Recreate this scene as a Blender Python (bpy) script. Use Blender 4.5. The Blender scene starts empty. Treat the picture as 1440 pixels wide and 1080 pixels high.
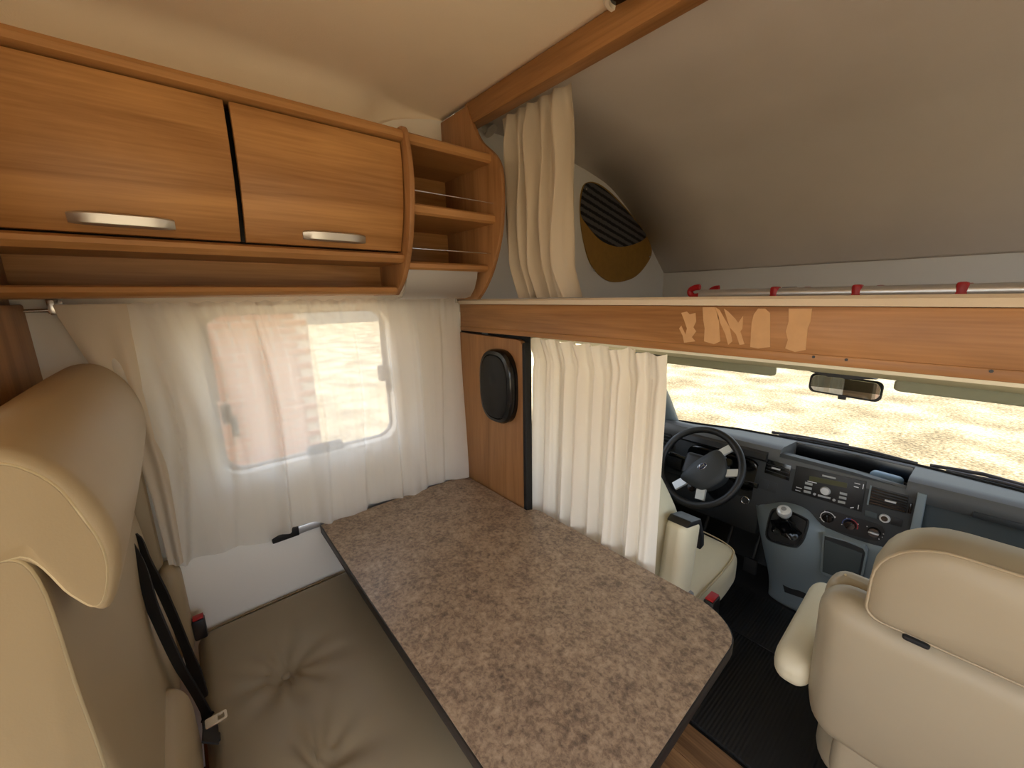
import bpy, bmesh, math, random
import numpy as np
from mathutils import Vector, Matrix, noise
random.seed(7)
scene = bpy.context.scene
COL = scene.collection

# ------------------------------------------------------------------ camera
CAM = np.array([0.0, 0.0, 1.5])
FPX, YAW, PITCH, ROLL = 563.2, math.radians(50.02), math.radians(12.31), math.radians(-0.96)
_f = np.array([-math.sin(YAW)*math.cos(PITCH), math.cos(YAW)*math.cos(PITCH), -math.sin(PITCH)])
_r0 = np.array([math.cos(YAW), math.sin(YAW), 0.0]); _u0 = np.cross(_r0, _f)
_r = math.cos(ROLL)*_r0 + math.sin(ROLL)*_u0
_u = -math.sin(ROLL)*_r0 + math.cos(ROLL)*_u0
cd = bpy.data.cameras.new('camera'); cam = bpy.data.objects.new('camera', cd); COL.objects.link(cam)
cd.sensor_fit = 'HORIZONTAL'; cd.sensor_width = 36.0; cd.lens = 36.0*FPX/1440.0; cd.clip_start = 0.02
cam.matrix_world = Matrix(((_r[0], _u[0], -_f[0], CAM[0]), (_r[1], _u[1], -_f[1], CAM[1]), (_r[2], _u[2], -_f[2], CAM[2]), (0, 0, 0, 1)))
scene.camera = cam

def ray(x, y): return _f*FPX + _r*(x-720) - _u*(y-540)
def atz(x, y, z): d = ray(x, y); return CAM + d*((z-CAM[2])/d[2])
def atx(x, y, X): d = ray(x, y); return CAM + d*(X/d[0])
def aty(x, y, Y): d = ray(x, y); return CAM + d*(Y/d[1])
def onplane(x, y, p0, n):
    d = ray(x, y); n = np.array(n, float)
    return CAM + d*(np.dot(np.array(p0)-CAM, n)/np.dot(d, n))

# ------------------------------------------------------------------ light
scene.view_settings.view_transform = 'Standard'; scene.view_settings.look = 'None'
scene.view_settings.gamma = 1.0; scene.view_settings.use_curve_mapping = False
scene.view_settings.exposure = 3.05
w = bpy.data.worlds.new('sky'); scene.world = w; w.use_nodes = True
wn = w.node_tree.nodes; wl = w.node_tree.links
sky = wn.new('ShaderNodeTexSky'); sky.sky_type = 'NISHITA'; sky.sun_disc = False
sky.sun_elevation = math.radians(58); sky.sun_rotation = math.radians(170); sky.air_density = 1.0; sky.dust_density = 2.0
wn['Background'].inputs[1].default_value = 0.095
hs = wn.new('ShaderNodeHueSaturation'); hs.inputs['Saturation'].default_value = 0.5   # hazy summer sky
wl.new(sky.outputs[0], hs.inputs['Color']); wl.new(hs.outputs[0], wn['Background'].inputs[0])
sd = bpy.data.lights.new('sun', 'SUN'); sd.energy = 2.7; sd.angle = math.radians(0.6); sd.color = (1.0, 0.95, 0.87)
so = bpy.data.objects.new('sun', sd); COL.objects.link(so)
so.rotation_euler = Vector((-0.12, 0.52, -0.85)).to_track_quat('-Z', 'Y').to_euler()
scene.cycles.max_bounces = 10; scene.cycles.diffuse_bounces = 6; scene.cycles.transparent_max_bounces = 16
scene.cycles.sample_clamp_indirect = 6.0; scene.cycles.caustics_reflective = False; scene.cycles.caustics_refractive = False
def portal(name, loc, direction, sx, sy):
    l = bpy.data.lights.new(name, 'AREA'); l.shape = 'RECTANGLE'; l.size = sx; l.size_y = sy; l.cycles.is_portal = True
    o = bpy.data.objects.new(name, l); COL.objects.link(o); o.location = loc
    o.rotation_euler = Vector(direction).to_track_quat('-Z', 'Y').to_euler(); return o

# ------------------------------------------------------------------ materials
def lin(c):
    return tuple((v/255/12.92 if v/255 <= 0.04045 else ((v/255+0.055)/1.055)**2.4) for v in c) + (1.0,)
MATS = {}
def newmat(name):
    m = bpy.data.materials.new(name); m.use_nodes = True; MATS[name] = m
    nt = m.node_tree; b = nt.nodes['Principled BSDF']
    return m, nt, b
def plain(name, rgb, rough=0.5, metal=0.0, spec=0.5, bump=None, var=0.0, vscale=8.0):
    m, nt, b = newmat(name); N = nt.nodes.new; L = nt.links.new
    b.inputs['Base Color'].default_value = lin(rgb); b.inputs['Roughness'].default_value = rough
    b.inputs['Metallic'].default_value = metal; b.inputs['Specular IOR Level'].default_value = spec
    tc = N('ShaderNodeTexCoord')
    if var:
        n = N('ShaderNodeTexNoise'); n.inputs['Scale'].default_value = vscale; n.inputs['Detail'].default_value = 4
        L(tc.outputs['Object'], n.inputs['Vector'])
        r = N('ShaderNodeValToRGB'); c = lin(rgb)
        r.color_ramp.elements[0].position = .3; r.color_ramp.elements[1].position = .7
        r.color_ramp.elements[0].color = tuple(v*(1-var) for v in c[:3])+(1,)
        r.color_ramp.elements[1].color = tuple(min(1, v*(1+var)) for v in c[:3])+(1,)
        L(n.outputs['Fac'], r.inputs['Fac']); L(r.outputs[0], b.inputs['Base Color'])
    if bump:
        n2 = N('ShaderNodeTexNoise'); n2.inputs['Scale'].default_value = bump[0]; n2.inputs['Detail'].default_value = 3
        L(tc.outputs['Object'], n2.inputs['Vector'])
        bp = N('ShaderNodeBump'); bp.inputs['Strength'].default_value = bump[1]; bp.inputs['Distance'].default_value = bump[2] if len(bump) > 2 else .001
        L(n2.outputs['Fac'], bp.inputs['Height']); L(bp.outputs[0], b.inputs['Normal'])
    return m
def wood(name, lo, hi, axis='y', scale=1.0, rough=0.42):
    m, nt, b = newmat(name); N = nt.nodes.new; L = nt.links.new
    tc = N('ShaderNodeTexCoord'); mp = N('ShaderNodeMapping')
    s = {'x': (1.3, 14, 14), 'y': (14, 1.3, 14), 'z': (14, 14, 1.3)}[axis]
    mp.inputs['Scale'].default_value = tuple(v*scale for v in s)
    L(tc.outputs['Object'], mp.inputs['Vector'])
    n = N('ShaderNodeTexNoise'); n.inputs['Scale'].default_value = 1.0; n.inputs['Detail'].default_value = 6; n.inputs['Roughness'].default_value = .55; n.inputs['Distortion'].default_value = .9
    L(mp.outputs[0], n.inputs['Vector'])
    mp2 = N('ShaderNodeMapping'); s2 = {'x': (5, 160, 160), 'y': (160, 5, 160), 'z': (160, 160, 5)}[axis]; mp2.inputs['Scale'].default_value = s2
    L(tc.outputs['Object'], mp2.inputs['Vector'])
    n2 = N('ShaderNodeTexNoise'); n2.inputs['Scale'].default_value = 1.0; n2.inputs['Detail'].default_value = 2; L(mp2.outputs[0], n2.inputs['Vector'])
    mx = N('ShaderNodeMath'); mx.operation = 'MULTIPLY_ADD'; mx.inputs[1].default_value = .34; L(n2.outputs['Fac'], mx.inputs[0]); L(n.outputs['Fac'], mx.inputs[2])
    r = N('ShaderNodeValToRGB'); r.color_ramp.elements[0].position = .46; r.color_ramp.elements[1].position = .90
    r.color_ramp.elements[0].color = lin(lo); r.color_ramp.elements[1].color = lin(hi)
    L(mx.outputs[0], r.inputs['Fac']); L(r.outputs[0], b.inputs['Base Color'])
    b.inputs['Roughness'].default_value = rough; b.inputs['Specular IOR Level'].default_value = .35
    return m
def cloth(name, rgb, transl=.4, transp=0.0, tint=None):
    m = bpy.data.materials.new(name); m.use_nodes = True; MATS[name] = m; nt = m.node_tree; nt.nodes.clear(); N = nt.nodes.new; L = nt.links.new
    out = N('ShaderNodeOutputMaterial'); d = N('ShaderNodeBsdfDiffuse'); t = N('ShaderNodeBsdfTranslucent'); mix = N('ShaderNodeMixShader')
    d.inputs[0].default_value = lin(rgb); t.inputs[0].default_value = lin(tint or rgb); mix.inputs[0].default_value = transl
    tc = N('ShaderNodeTexCoord'); n = N('ShaderNodeTexNoise'); n.inputs['Scale'].default_value = 500; L(tc.outputs['Object'], n.inputs['Vector'])
    bp = N('ShaderNodeBump'); bp.inputs['Strength'].default_value = .15; bp.inputs['Distance'].default_value = .0006; L(n.outputs['Fac'], bp.inputs['Height']); L(bp.outputs[0], d.inputs['Normal'])
    L(d.outputs[0], mix.inputs[1]); L(t.outputs[0], mix.inputs[2]); last = mix
    if transp:
        tr = N('ShaderNodeBsdfTransparent'); m2 = N('ShaderNodeMixShader'); m2.inputs[0].default_value = transp
        L(mix.outputs[0], m2.inputs[1]); L(tr.outputs[0], m2.inputs[2]); last = m2
    L(last.outputs[0], out.inputs[0]); return m
def glass(name, tint=(.9, .95, .93), refl=.06):
    m = bpy.data.materials.new(name); m.use_nodes = True; MATS[name] = m; nt = m.node_tree; nt.nodes.clear(); N = nt.nodes.new; L = nt.links.new
    out = N('ShaderNodeOutputMaterial'); tr = N('ShaderNodeBsdfTransparent'); g = N('ShaderNodeBsdfGlossy'); mix = N('ShaderNodeMixShader')
    tr.inputs[0].default_value = tint+(1,); g.inputs['Roughness'].default_value = .03; mix.inputs[0].default_value = refl
    L(tr.outputs[0], mix.inputs[1]); L(g.outputs[0], mix.inputs[2]); L(mix.outputs[0], out.inputs[0]); return m
def mottled(name, stops, scale, rough=.4, dist=1.5, low=.35):
    m, nt, b = newmat(name); N = nt.nodes.new; L = nt.links.new
    tc = N('ShaderNodeTexCoord')
    n1 = N('ShaderNodeTexNoise'); n1.inputs['Scale'].default_value = scale; n1.inputs['Detail'].default_value = 8; n1.inputs['Roughness'].default_value = .72; n1.inputs['Distortion'].default_value = dist
    L(tc.outputs['Object'], n1.inputs['Vector'])
    n2 = N('ShaderNodeTexNoise'); n2.inputs['Scale'].default_value = scale*(.3 if low < .5 else .05); n2.inputs['Detail'].default_value = 3; L(tc.outputs['Object'], n2.inputs['Vector'])
    a = N('ShaderNodeMath'); a.operation = 'MULTIPLY_ADD'; a.inputs[1].default_value = low; L(n2.outputs['Fac'], a.inputs[0]); L(n1.outputs['Fac'], a.inputs[2])
    r = N('ShaderNodeValToRGB'); e = r.color_ramp.elements
    while len(e) < len(stops): e.new(.5)
    for i, (p, c) in enumerate(stops): e[i].position = p; e[i].color = lin(c)
    L(a.outputs[0], r.inputs['Fac']); L(r.outputs[0], b.inputs['Base Color']); b.inputs['Roughness'].default_value = rough
    return m

wood('wood', (142, 98, 54), (194, 145, 90), 'y')
wood('wood_x', (128, 88, 50), (176, 128, 80), 'x')
wood('wood_z', (134, 94, 58), (172, 126, 82), 'z')
wood('wood_edge', (150, 106, 62), (188, 140, 88), 'y', .6)
wood('laminate', (84, 58, 38), (168, 128, 88), 'x', .8, .35)
wood('laminate_dark', (62, 42, 28), (132, 96, 62), 'x', .8, .35)
plain('white_wall', (240, 236, 226), .8, bump=(120, .3))
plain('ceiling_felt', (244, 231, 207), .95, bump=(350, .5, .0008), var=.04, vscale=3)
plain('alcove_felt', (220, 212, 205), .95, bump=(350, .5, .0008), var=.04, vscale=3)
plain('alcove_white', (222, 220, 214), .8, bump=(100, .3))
plain('strip_felt', (196, 182, 160), .95, bump=(200, .5))
plain('satin_metal', (200, 196, 188), .38, .85)
plain('brushed_grey', (188, 186, 182), .5, .6)
plain('chrome', (225, 225, 225), .15, 1.0)
plain('aluminium', (200, 202, 205), .35, .9)
plain('steel_rod', (215, 210, 200), .25, .9)
plain('black_plastic', (22, 22, 23), .45)
plain('black_gloss', (10, 10, 11), .16)
plain('speaker_black', (9, 9, 9), .5, spec=.3)
plain('black_rubber', (18, 18, 18), .7, bump=(90, .5))
plain('black_edge', (30, 26, 24), .5)
plain('belt', (24, 22, 21), .75, bump=(600, .4))
plain('red_plastic', (168, 22, 30), .4)
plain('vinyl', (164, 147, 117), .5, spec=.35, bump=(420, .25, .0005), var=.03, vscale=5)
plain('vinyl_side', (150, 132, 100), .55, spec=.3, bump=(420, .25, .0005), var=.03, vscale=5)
plain('vinyl_seat', (150, 138, 114), .42, spec=.45, bump=(420, .2, .0005), var=.03, vscale=5)
plain('vinyl_cab', (206, 198, 170), .45, spec=.4, bump=(420, .15, .0004), var=.02)
plain('vinyl_pass', (160, 148, 124), .48, spec=.4, bump=(420, .15, .0004), var=.02)
plain('piping', (190, 174, 138), .5)
plain('piping_cab', (170, 154, 126), .5)
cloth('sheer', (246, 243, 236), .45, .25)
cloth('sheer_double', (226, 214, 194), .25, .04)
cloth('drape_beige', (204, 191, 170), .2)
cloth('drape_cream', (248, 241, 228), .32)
plain('hardboard', (150, 112, 46), .7, bump=(150, .3), var=.08, vscale=30)
plain('dash_dark', (50, 53, 55), .55, bump=(300, .2))
plain('dash_top', (88, 89, 89), .5, bump=(300, .2))
plain('dash_teal', (128, 140, 145), .5, bump=(300, .15))
plain('dash_panel', (70, 79, 82), .55, bump=(300, .15))
plain('button_grey', (170, 172, 172), .45)
plain('display', (70, 70, 40), .3)
plain('white_print', (225, 225, 225), .6)
plain('blue_print', (60, 80, 140), .6)
plain('red_print', (180, 50, 60), .6)
plain('silver', (214, 216, 216), .32, .35)
plain('emblem_blue', (30, 40, 70), .3)
plain('mirror_glass', (230, 232, 232), .02, 1.0)
plain('headliner', (206, 200, 170), .9)
plain('visor', (150, 150, 128), .9)
plain('track_white', (232, 228, 206), .6)
plain('tape', (186, 146, 102), .7, var=.06, vscale=40)
plain('body_white', (236, 236, 234), .3)
plain('cowl', (84, 82, 88), .6)
plain('brick', (146, 96, 74), .9, bump=(60, .6, .004), var=.15, vscale=6)
plain('mortar', (198, 186, 170), .95, bump=(80, .5))
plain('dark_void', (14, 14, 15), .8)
plain('carpet_black', (24, 24, 25), .95, bump=(400, .6))
plain('grey_cap', (130, 132, 134), .5)
plain('lamp_ring', (226, 220, 204), .4)
plain('blue_case', (120, 150, 182), .35)
glass('glazing', (.93, .95, .95), .03)
glass('windshield', (.52, .53, .50), .03)
mottled('table_top', [(.42, (74, 65, 58)), (.58, (120, 104, 90)), (.70, (152, 134, 114)), (.86, (178, 160, 138))], 85, .34, .35)
mottled('gravel', [(.62, (84, 72, 52)), (.76, (134, 119, 92)), (.92, (184, 174, 150))], 22, .95, 0, .55)
# striped fabric of the alcove window cover
m, nt, b = newmat('striped'); tc = nt.nodes.new('ShaderNodeTexCoord'); mp = nt.nodes.new('ShaderNodeMapping'); mp.inputs['Rotation'].default_value = (math.radians(14), 0, 0)
wv = nt.nodes.new('ShaderNodeTexWave'); wv.bands_direction = 'Z'; wv.inputs['Scale'].default_value = 9; wv.inputs['Distortion'].default_value = 1.2; wv.inputs['Detail'].default_value = 3; wv.inputs['Detail Scale'].default_value = 12
rr = nt.nodes.new('ShaderNodeValToRGB'); rr.color_ramp.elements[0].position = .25; rr.color_ramp.elements[0].color = lin((18, 20, 26)); rr.color_ramp.elements[1].position = .6; rr.color_ramp.elements[1].color = lin((82, 80, 80))
nt.links.new(tc.outputs['Object'], mp.inputs[0]); nt.links.new(mp.outputs[0], wv.inputs['Vector']); nt.links.new(wv.outputs['Fac'], rr.inputs[0]); nt.links.new(rr.outputs[0], b.inputs['Base Color']); b.inputs['Roughness'].default_value = .9
# ribbed rubber mat
m, nt, b = newmat('ribbed_mat'); tc = nt.nodes.new('ShaderNodeTexCoord'); wv = nt.nodes.new('ShaderNodeTexWave'); wv.bands_direction = 'X'; wv.inputs['Scale'].default_value = 26
bp = nt.nodes.new('ShaderNodeBump'); bp.inputs['Strength'].default_value = .4; bp.inputs['Distance'].default_value = .003
nt.links.new(tc.outputs['Object'], wv.inputs['Vector']); nt.links.new(wv.outputs['Fac'], bp.inputs['Height']); nt.links.new(bp.outputs[0], b.inputs['Normal'])
b.inputs['Base Color'].default_value = lin((22, 22, 23)); b.inputs['Roughness'].default_value = .6

# ------------------------------------------------------------------ mesh helpers
def thing(name, label, cat, loc, group=None):
    o = bpy.data.objects.new(name, None); COL.objects.link(o); o.location = loc; o.empty_display_size = .05
    o['label'] = label; o['category'] = cat
    if group: o['group'] = group
    return o
def wloc(o):
    v = Vector((0, 0, 0))
    while o: v += o.location; o = o.parent
    return v
def tag(o, label, cat, kind=None, group=None):
    o['label'] = label; o['category'] = cat
    if kind: o['kind'] = kind
    if group: o['group'] = group
    return o
def mk(name, V, F, mat, parent=None, smooth=True, angle=40):
    V = np.array(V, float)
    if parent is not None: org = np.array(wloc(parent))
    else:
        lo, hi = V.min(0), V.max(0); org = np.array([(lo[0]+hi[0])/2, (lo[1]+hi[1])/2, lo[2]])
    me = bpy.data.meshes.new(name); me.from_pydata([tuple(v-org) for v in V], [], [tuple(f) for f in F])
    bm = bmesh.new(); bm.from_mesh(me); bmesh.ops.recalc_face_normals(bm, faces=bm.faces); bm.to_mesh(me); bm.free()
    me.materials.append(MATS[mat] if isinstance(mat, str) else mat)
    if smooth:
        me.polygons.foreach_set('use_smooth', [True]*len(me.polygons)); me.set_sharp_from_angle(angle=math.radians(angle))
    o = bpy.data.objects.new(name, me); COL.objects.link(o)
    if parent is not None: o.parent = parent
    else: o.location = org
    return o
def from_bm(name, bm, mat, parent=None, smooth=True, angle=40):
    bm.verts.ensure_lookup_table(); bm.verts.index_update()
    V = [v.co[:] for v in bm.verts]; F = [[v.index for v in f.verts] for f in bm.faces]; bm.free()
    return mk(name, V, F, mat, parent, smooth, angle)
def box(name, lo, hi, mat, parent=None, bevel=.003, M=None, seg=2):
    bm = bmesh.new(); bmesh.ops.create_cube(bm, size=1.0)
    lo, hi = np.array(lo, float), np.array(hi, float)
    for v in bm.verts: v.co = Vector((lo+hi)/2 + np.array(v.co)*(hi-lo))
    if bevel: bmesh.ops.bevel(bm, geom=bm.edges[:], offset=min(bevel, .45*float((hi-lo).min())), segments=seg, profile=.5, affect='EDGES')
    if M is not None: bmesh.ops.transform(bm, matrix=M, verts=bm.verts)
    return from_bm(name, bm, mat, parent)
def to3(axis, a, p):
    return {'x': (a, p[0], p[1]), 'y': (p[0], a, p[1]), 'z': (p[0], p[1], a)}[axis]
def prism(name, poly, axis, a0, a1, mat, parent=None, bevel=0.0, angle=35):
    bm = bmesh.new(); A = [bm.verts.new(to3(axis, a0, p)) for p in poly]; B = [bm.verts.new(to3(axis, a1, p)) for p in poly]; n = len(poly)
    bm.faces.new(A); bm.faces.new(B[::-1])
    for i in range(n): bm.faces.new((A[i], B[i], B[(i+1) % n], A[(i+1) % n]))
    bmesh.ops.recalc_face_normals(bm, faces=bm.faces)
    if bevel:
        ed = [e for e in bm.edges if len(e.link_faces) == 2 and e.calc_face_angle(0) > .6]
        bmesh.ops.bevel(bm, geom=ed, offset=bevel, segments=2, profile=.5, affect='EDGES')
    return from_bm(name, bm, mat, parent, True, angle)
def rrect(x0, x1, y0, y1, r, n=6):
    P = []
    for cx, cy, a in ((x1-r, y1-r, 0), (x0+r, y1-r, 90), (x0+r, y0+r, 180), (x1-r, y0+r, 270)):
        for i in range(n+1):
            t = math.radians(a+90*i/n); P.append((cx+r*math.cos(t), cy+r*math.sin(t)))
    return P
def plate(name, outer, holes, axis, a0, a1, mat, parent=None):
    bm = bmesh.new(); E = []; loops = []
    for lp in [outer]+holes:
        vs = [bm.verts.new(to3(axis, a0, p)) for p in lp]; loops.append(vs)
        for i in range(len(vs)): E.append(bm.edges.new((vs[i], vs[(i+1) % len(vs)])))
    bmesh.ops.triangle_fill(bm, edges=E, use_beauty=True)
    bm.verts.index_update(); V = [v.co[:] for v in bm.verts]; F = [[v.index for v in f.verts] for f in bm.faces]
    k = len(V); ax = 'xyz'.index(axis); V2 = [list(v) for v in V]
    for v in V2: v[ax] = a1
    F2 = [[i+k for i in f[::-1]] for f in F]; S = []
    for vs in loops:
        id = [v.index for v in vs]
        for i in range(len(id)): j = (i+1) % len(id); S.append((id[i], id[j], id[j]+k, id[i]+k))
    bm.free(); return mk(name, V+[tuple(v) for v in V2], F+F2+S, mat, parent, True, 30)
def grid(name, P, mat, parent=None, closed=False, cap=False, angle=60):
    R, C = len(P), len(P[0]); V = [tuple(p) for row in P for p in row]; F = []
    for i in range(R-1):
        for j in range(C if closed else C-1):
            k = (j+1) % C; F.append((i*C+j, i*C+k, (i+1)*C+k, (i+1)*C+j))
    if cap: F.append(tuple(range(C))[::-1]); F.append(tuple((R-1)*C+j for j in range(C)))
    return mk(name, V, F, mat, parent, True, angle)
def smoothpts(P, n=6, closed=False):
    P = [np.array(p, float) for p in P]; out = []; m = len(P)
    for i in range(m if closed else m-1):
        p0 = P[(i-1) % m] if closed or i > 0 else P[i]; p1 = P[i]; p2 = P[(i+1) % m]; p3 = P[(i+2) % m] if closed or i < m-2 else p2
        for k in range(n):
            t = k/n; out.append(.5*((2*p1)+(-p0+p2)*t+(2*p0-5*p1+4*p2-p3)*t*t+(-p0+3*p1-3*p2+p3)*t**3))
    if not closed: out.append(P[-1])
    return out
def tube(name, P, r, mat, parent=None, n=8, closed=False):
    P = [np.array(p, float) for p in P]; m = len(P); rows = []; up = np.array([.123, .321, .938]); prev = None
    for i in range(m):
        a = P[(i-1) % m] if closed or i > 0 else P[i]; c = P[(i+1) % m] if closed or i < m-1 else P[i]
        t = c-a; t = t/(np.linalg.norm(t)+1e-12)
        if prev is None:
            s = np.cross(t, up); s = s/np.linalg.norm(s)
        else:
            s = prev-t*np.dot(prev, t); s = s/np.linalg.norm(s)
        prev = s; q = np.cross(t, s); rr = r[i] if hasattr(r, '__len__') else r
        rows.append([P[i]+rr*(math.cos(2*math.pi*k/n)*s+math.sin(2*math.pi*k/n)*q) for k in range(n)])
    if closed: rows.append(rows[0]); return grid(name, rows, mat, parent, True, False)
    return grid(name, rows, mat, parent, True, True)
def ribbon(name, P, wdir, width, mat, parent=None, th=.0018):
    rows = []; P = [np.array(p, float) for p in P]
    for i, p in enumerate(P):
        t = P[min(i+1, len(P)-1)]-P[max(i-1, 0)]; t = t/np.linalg.norm(t)
        wd = np.array(wdir[i] if hasattr(wdir[0], '__len__') else wdir, float); wd = wd-t*np.dot(wd, t); wd /= np.linalg.norm(wd); nn = np.cross(t, wd)
        rows.append([p+wd*width/2+nn*th, p-wd*width/2+nn*th, p-wd*width/2-nn*th, p+wd*width/2-nn*th])
    return grid(name, rows, mat, parent, True, True, 30)
def lathe(name, prof, M, mat, parent=None, n=28):
    rows = []
    for r, h in prof:
        rows.append([np.array(M @ Vector((r*math.cos(2*math.pi*k/n), r*math.sin(2*math.pi*k/n), h))) for k in range(n)])
    return grid(name, rows, mat, parent, True, True, 35)
def frame(o, zdir, xdir=(1, 0, 0)):
    z = Vector(zdir).normalized(); x = Vector(xdir); x = (x-z*x.dot(z)).normalized(); y = z.cross(x)
    return Matrix(((x[0], y[0], z[0], o[0]), (x[1], y[1], z[1], o[1]), (x[2], y[2], z[2], o[2]), (0, 0, 0, 1)))
def soft(name, c, s, r, mat, parent=None, n=10, fn=None, M=None):
    """rounded block of size s about c, corner radius r (scalar or per-axis), shaped by fn(unit coords, point)"""
    V = []; F = []; idx = {}
    h = np.array(s, float)/2; r = np.minimum(np.array(r if hasattr(r, '__len__') else (r, r, r), float), h*.999)
    def vid(p):
        k = tuple(round(q, 6) for q in p)
        if k not in idx:
            p = np.array(p); inner = h-r
            q = p*h; core = np.clip(q, -inner, inner); d = (q-core)/np.maximum(r, 1e-9); ln = np.linalg.norm(d)
            if ln > 1e-9:
                mxv = np.abs(d).max(); d = d/ln*min(1, mxv) if mxv < 1 else d/ln
            pt = core+d*r
            if fn is not None: pt = np.array(fn(p, pt), float)
            if M is not None: pt = np.array(M @ Vector(pt))
            idx[k] = len(V); V.append(np.array(c, float)+pt)
        return idx[k]
    # parameter lines are denser near the edges so that the rounding is smooth
    def line(ax):
        e = min(.98, float(r[ax]/h[ax])); k = max(3, n//3)
        a = [-1+e*(1-math.cos(math.pi/2*i/k)) if False else -1+e*i/k for i in range(k)]
        mid = [-1+e+(2-2*e)*i/n for i in range(n+1)]
        return a+mid+[-q for q in a[::-1]]
    Ln = [line(0), line(1), line(2)]
    for ax in range(3):
        a1, a2 = (ax+1) % 3, (ax+2) % 3
        for sgn in (-1, 1):
            G = []
            for u in Ln[a1]:
                row = []
                for v in Ln[a2]:
                    p = [0, 0, 0]; p[ax] = sgn; p[a1] = u; p[a2] = v; row.append(vid(p))
                G.append(row)
            for i in range(len(G)-1):
                for j in range(len(G[0])-1):
                    f = (G[i][j], G[i+1][j], G[i+1][j+1], G[i][j+1])
                    F.append(f if sgn > 0 else f[::-1])
    return mk(name, V, F, mat, parent, True, 60)
def lerp(a, b, t): return a+(b-a)*t
def sstep(a, b, t):
    t = min(1, max(0, (t-a)/(b-a))); return t*t*(3-2*t)
def interp(x, xs, ys): return float(np.interp(x, xs, ys))
def struct(o, label, cat): return tag(o, label, cat, 'structure')

# ================================================================== the van body
XL, XR, YB, YF, ZC = -1.46, .72, -2.3, .92, 2.157
CX = -.38                                   # cab centre line
fl = box('floor', (XL, YB, -.08), (XR, 1.24, -.008), 'dark_void', None, 0)
struct(fl, 'wood laminate floor of the living area', 'floor')
k = 0; y = -2.28
while y < 1.18:
    x = XL+.01-(.55*(k % 2)); w_ = .116
    while x < XR:
        a, bnd = max(x, XL+.01), min(x+1.1, XR-.01)
        if bnd-a > .05: box('plank', (a+.0008, y+.0008, -.008), (bnd-.0008, min(y+w_, 1.2)-.0008, 0), 'laminate' if (k*3+int((x+9)*7)) % 3 else 'laminate_dark', fl, .001, seg=1)
        x += 1.1
    y += w_; k += 1
# left wall with the dinette window opening
WY0, WY1, WZ0, WZ1 = .055, .625, .962, 1.463
wl_ = plate('wall_left', [(YB, -.08), (.95, -.08), (.95, 2.2), (YB, 2.2)], [rrect(WY0, WY1, WZ0, WZ1, .06)], 'x', XL, XL-.04, 'white_wall')
struct(wl_, 'off-white side wall behind the dinette curtain', 'wall')
win = thing('window_1', 'dinette window with rounded corners behind the sheer curtain', 'window', (XL-.03, (WY0+WY1)/2, WZ0)); win['kind'] = 'structure'
plate('pane_frame', rrect(WY0-.02, WY1+.02, WZ0-.02, WZ1+.02, .07), [rrect(WY0+.018, WY1-.006, WZ0+.006, WZ1-.006, .055)], 'x', XL-.06, XL-.042, 'grey_cap', win)
plate('pane', rrect(WY0-.015, WY1+.015, WZ0-.015, WZ1+.015, .065), [], 'x', XL-.072, XL-.064, 'glazing', win)
for yy, zz in ((WY0+.035, 1.16), (WY1-.03, 1.22)):
    lt = box('latch', (XL-.045, yy-.014, zz-.03), (XL-.01, yy+.014, zz+.03), 'black_plastic', win, .006)
    box('latch_lever', (XL-.02, yy+.004, zz-.075), (XL-.004, yy+.024, zz-.005), 'black_plastic', lt, .006)
box('latch', (XL-.05, .30, WZ0+.0), (XL-.015, .42, WZ0+.03), 'black_plastic', win, .006)
for yy in (WY0+.02, WY1-.012): tube('stay', [(XL-.05, yy, WZ1-.03), (XL-.05, yy, 1.2)], .006, 'grey_cap', win)

# right wall: window and open entrance door that let the daylight in (out of view)
wr = plate('wall_right', [(YB, -.08), (.95, -.08), (.95, 2.2), (YB, 2.2)], [rrect(-.80, .62, .80, 1.60, .06), rrect(-2.0, -1.2, .03, 1.95, .04)], 'x', XR, XR+.04, 'white_wall')
struct(wr, 'off-white side wall with the entrance doorway and a window', 'wall')
wb = plate('wall_back', [(XL, -.08), (XR, -.08), (XR, 2.2), (XL, 2.2)], [rrect(-1.25, .55, .55, 1.95, .06)], 'y', YB-.04, YB, 'white_wall')
struct(wb, 'off-white rear wall with a wide window', 'wall')
portal('door_daylight', (XR+.05, -1.6, .99), (-1, 0, 0), .8, 1.9)
portal('window_daylight', (XR+.05, -.09, 1.2), (-1, 0, 0), 1.42, .8)
portal('rear_daylight', (-.35, YB-.05, 1.25), (0, 1, 0), 1.8, 1.4)
portal('dinette_daylight', (XL-.09, .34, 1.21), (1, 0, 0), .57, .5)

# ceiling with a cove along the left wall that runs out towards the cab beam, hatch opening behind the camera
rows = []
ys = [YB]+[-.55]+[.3, .5, .60, .63, .66, .70, .75, .80, .85, .88, .905]
for yv in ys:
    rc = interp(yv, [.60, .63, .66, .70, .75, .80, .85, .905], [.13, .088, .066, .046, .030, .018, .009, .002]); row = []
    for i in range(9):
        a = math.pi/2*i/8; row.append((XL+rc-rc*math.cos(a), yv, ZC-rc+rc*math.sin(a)))
    for xv in (-.9, -.65, -.05, .3): row.append((xv, yv, ZC))
    row.append((XR, yv, ZC)); rows.append(row)
HX0, HX1, HY0, HY1 = -.65, -.05, -2.15, -1.5
C = len(rows[0]); V = [p for rw in rows for p in rw]; F = []
for i in range(len(rows)-1):
    for j in range(C-1):
        if i == 0 and j in (9, 10, 11, 12): continue
        F.append((i*C+j, i*C+j+1, (i+1)*C+j+1, (i+1)*C+j))
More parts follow.
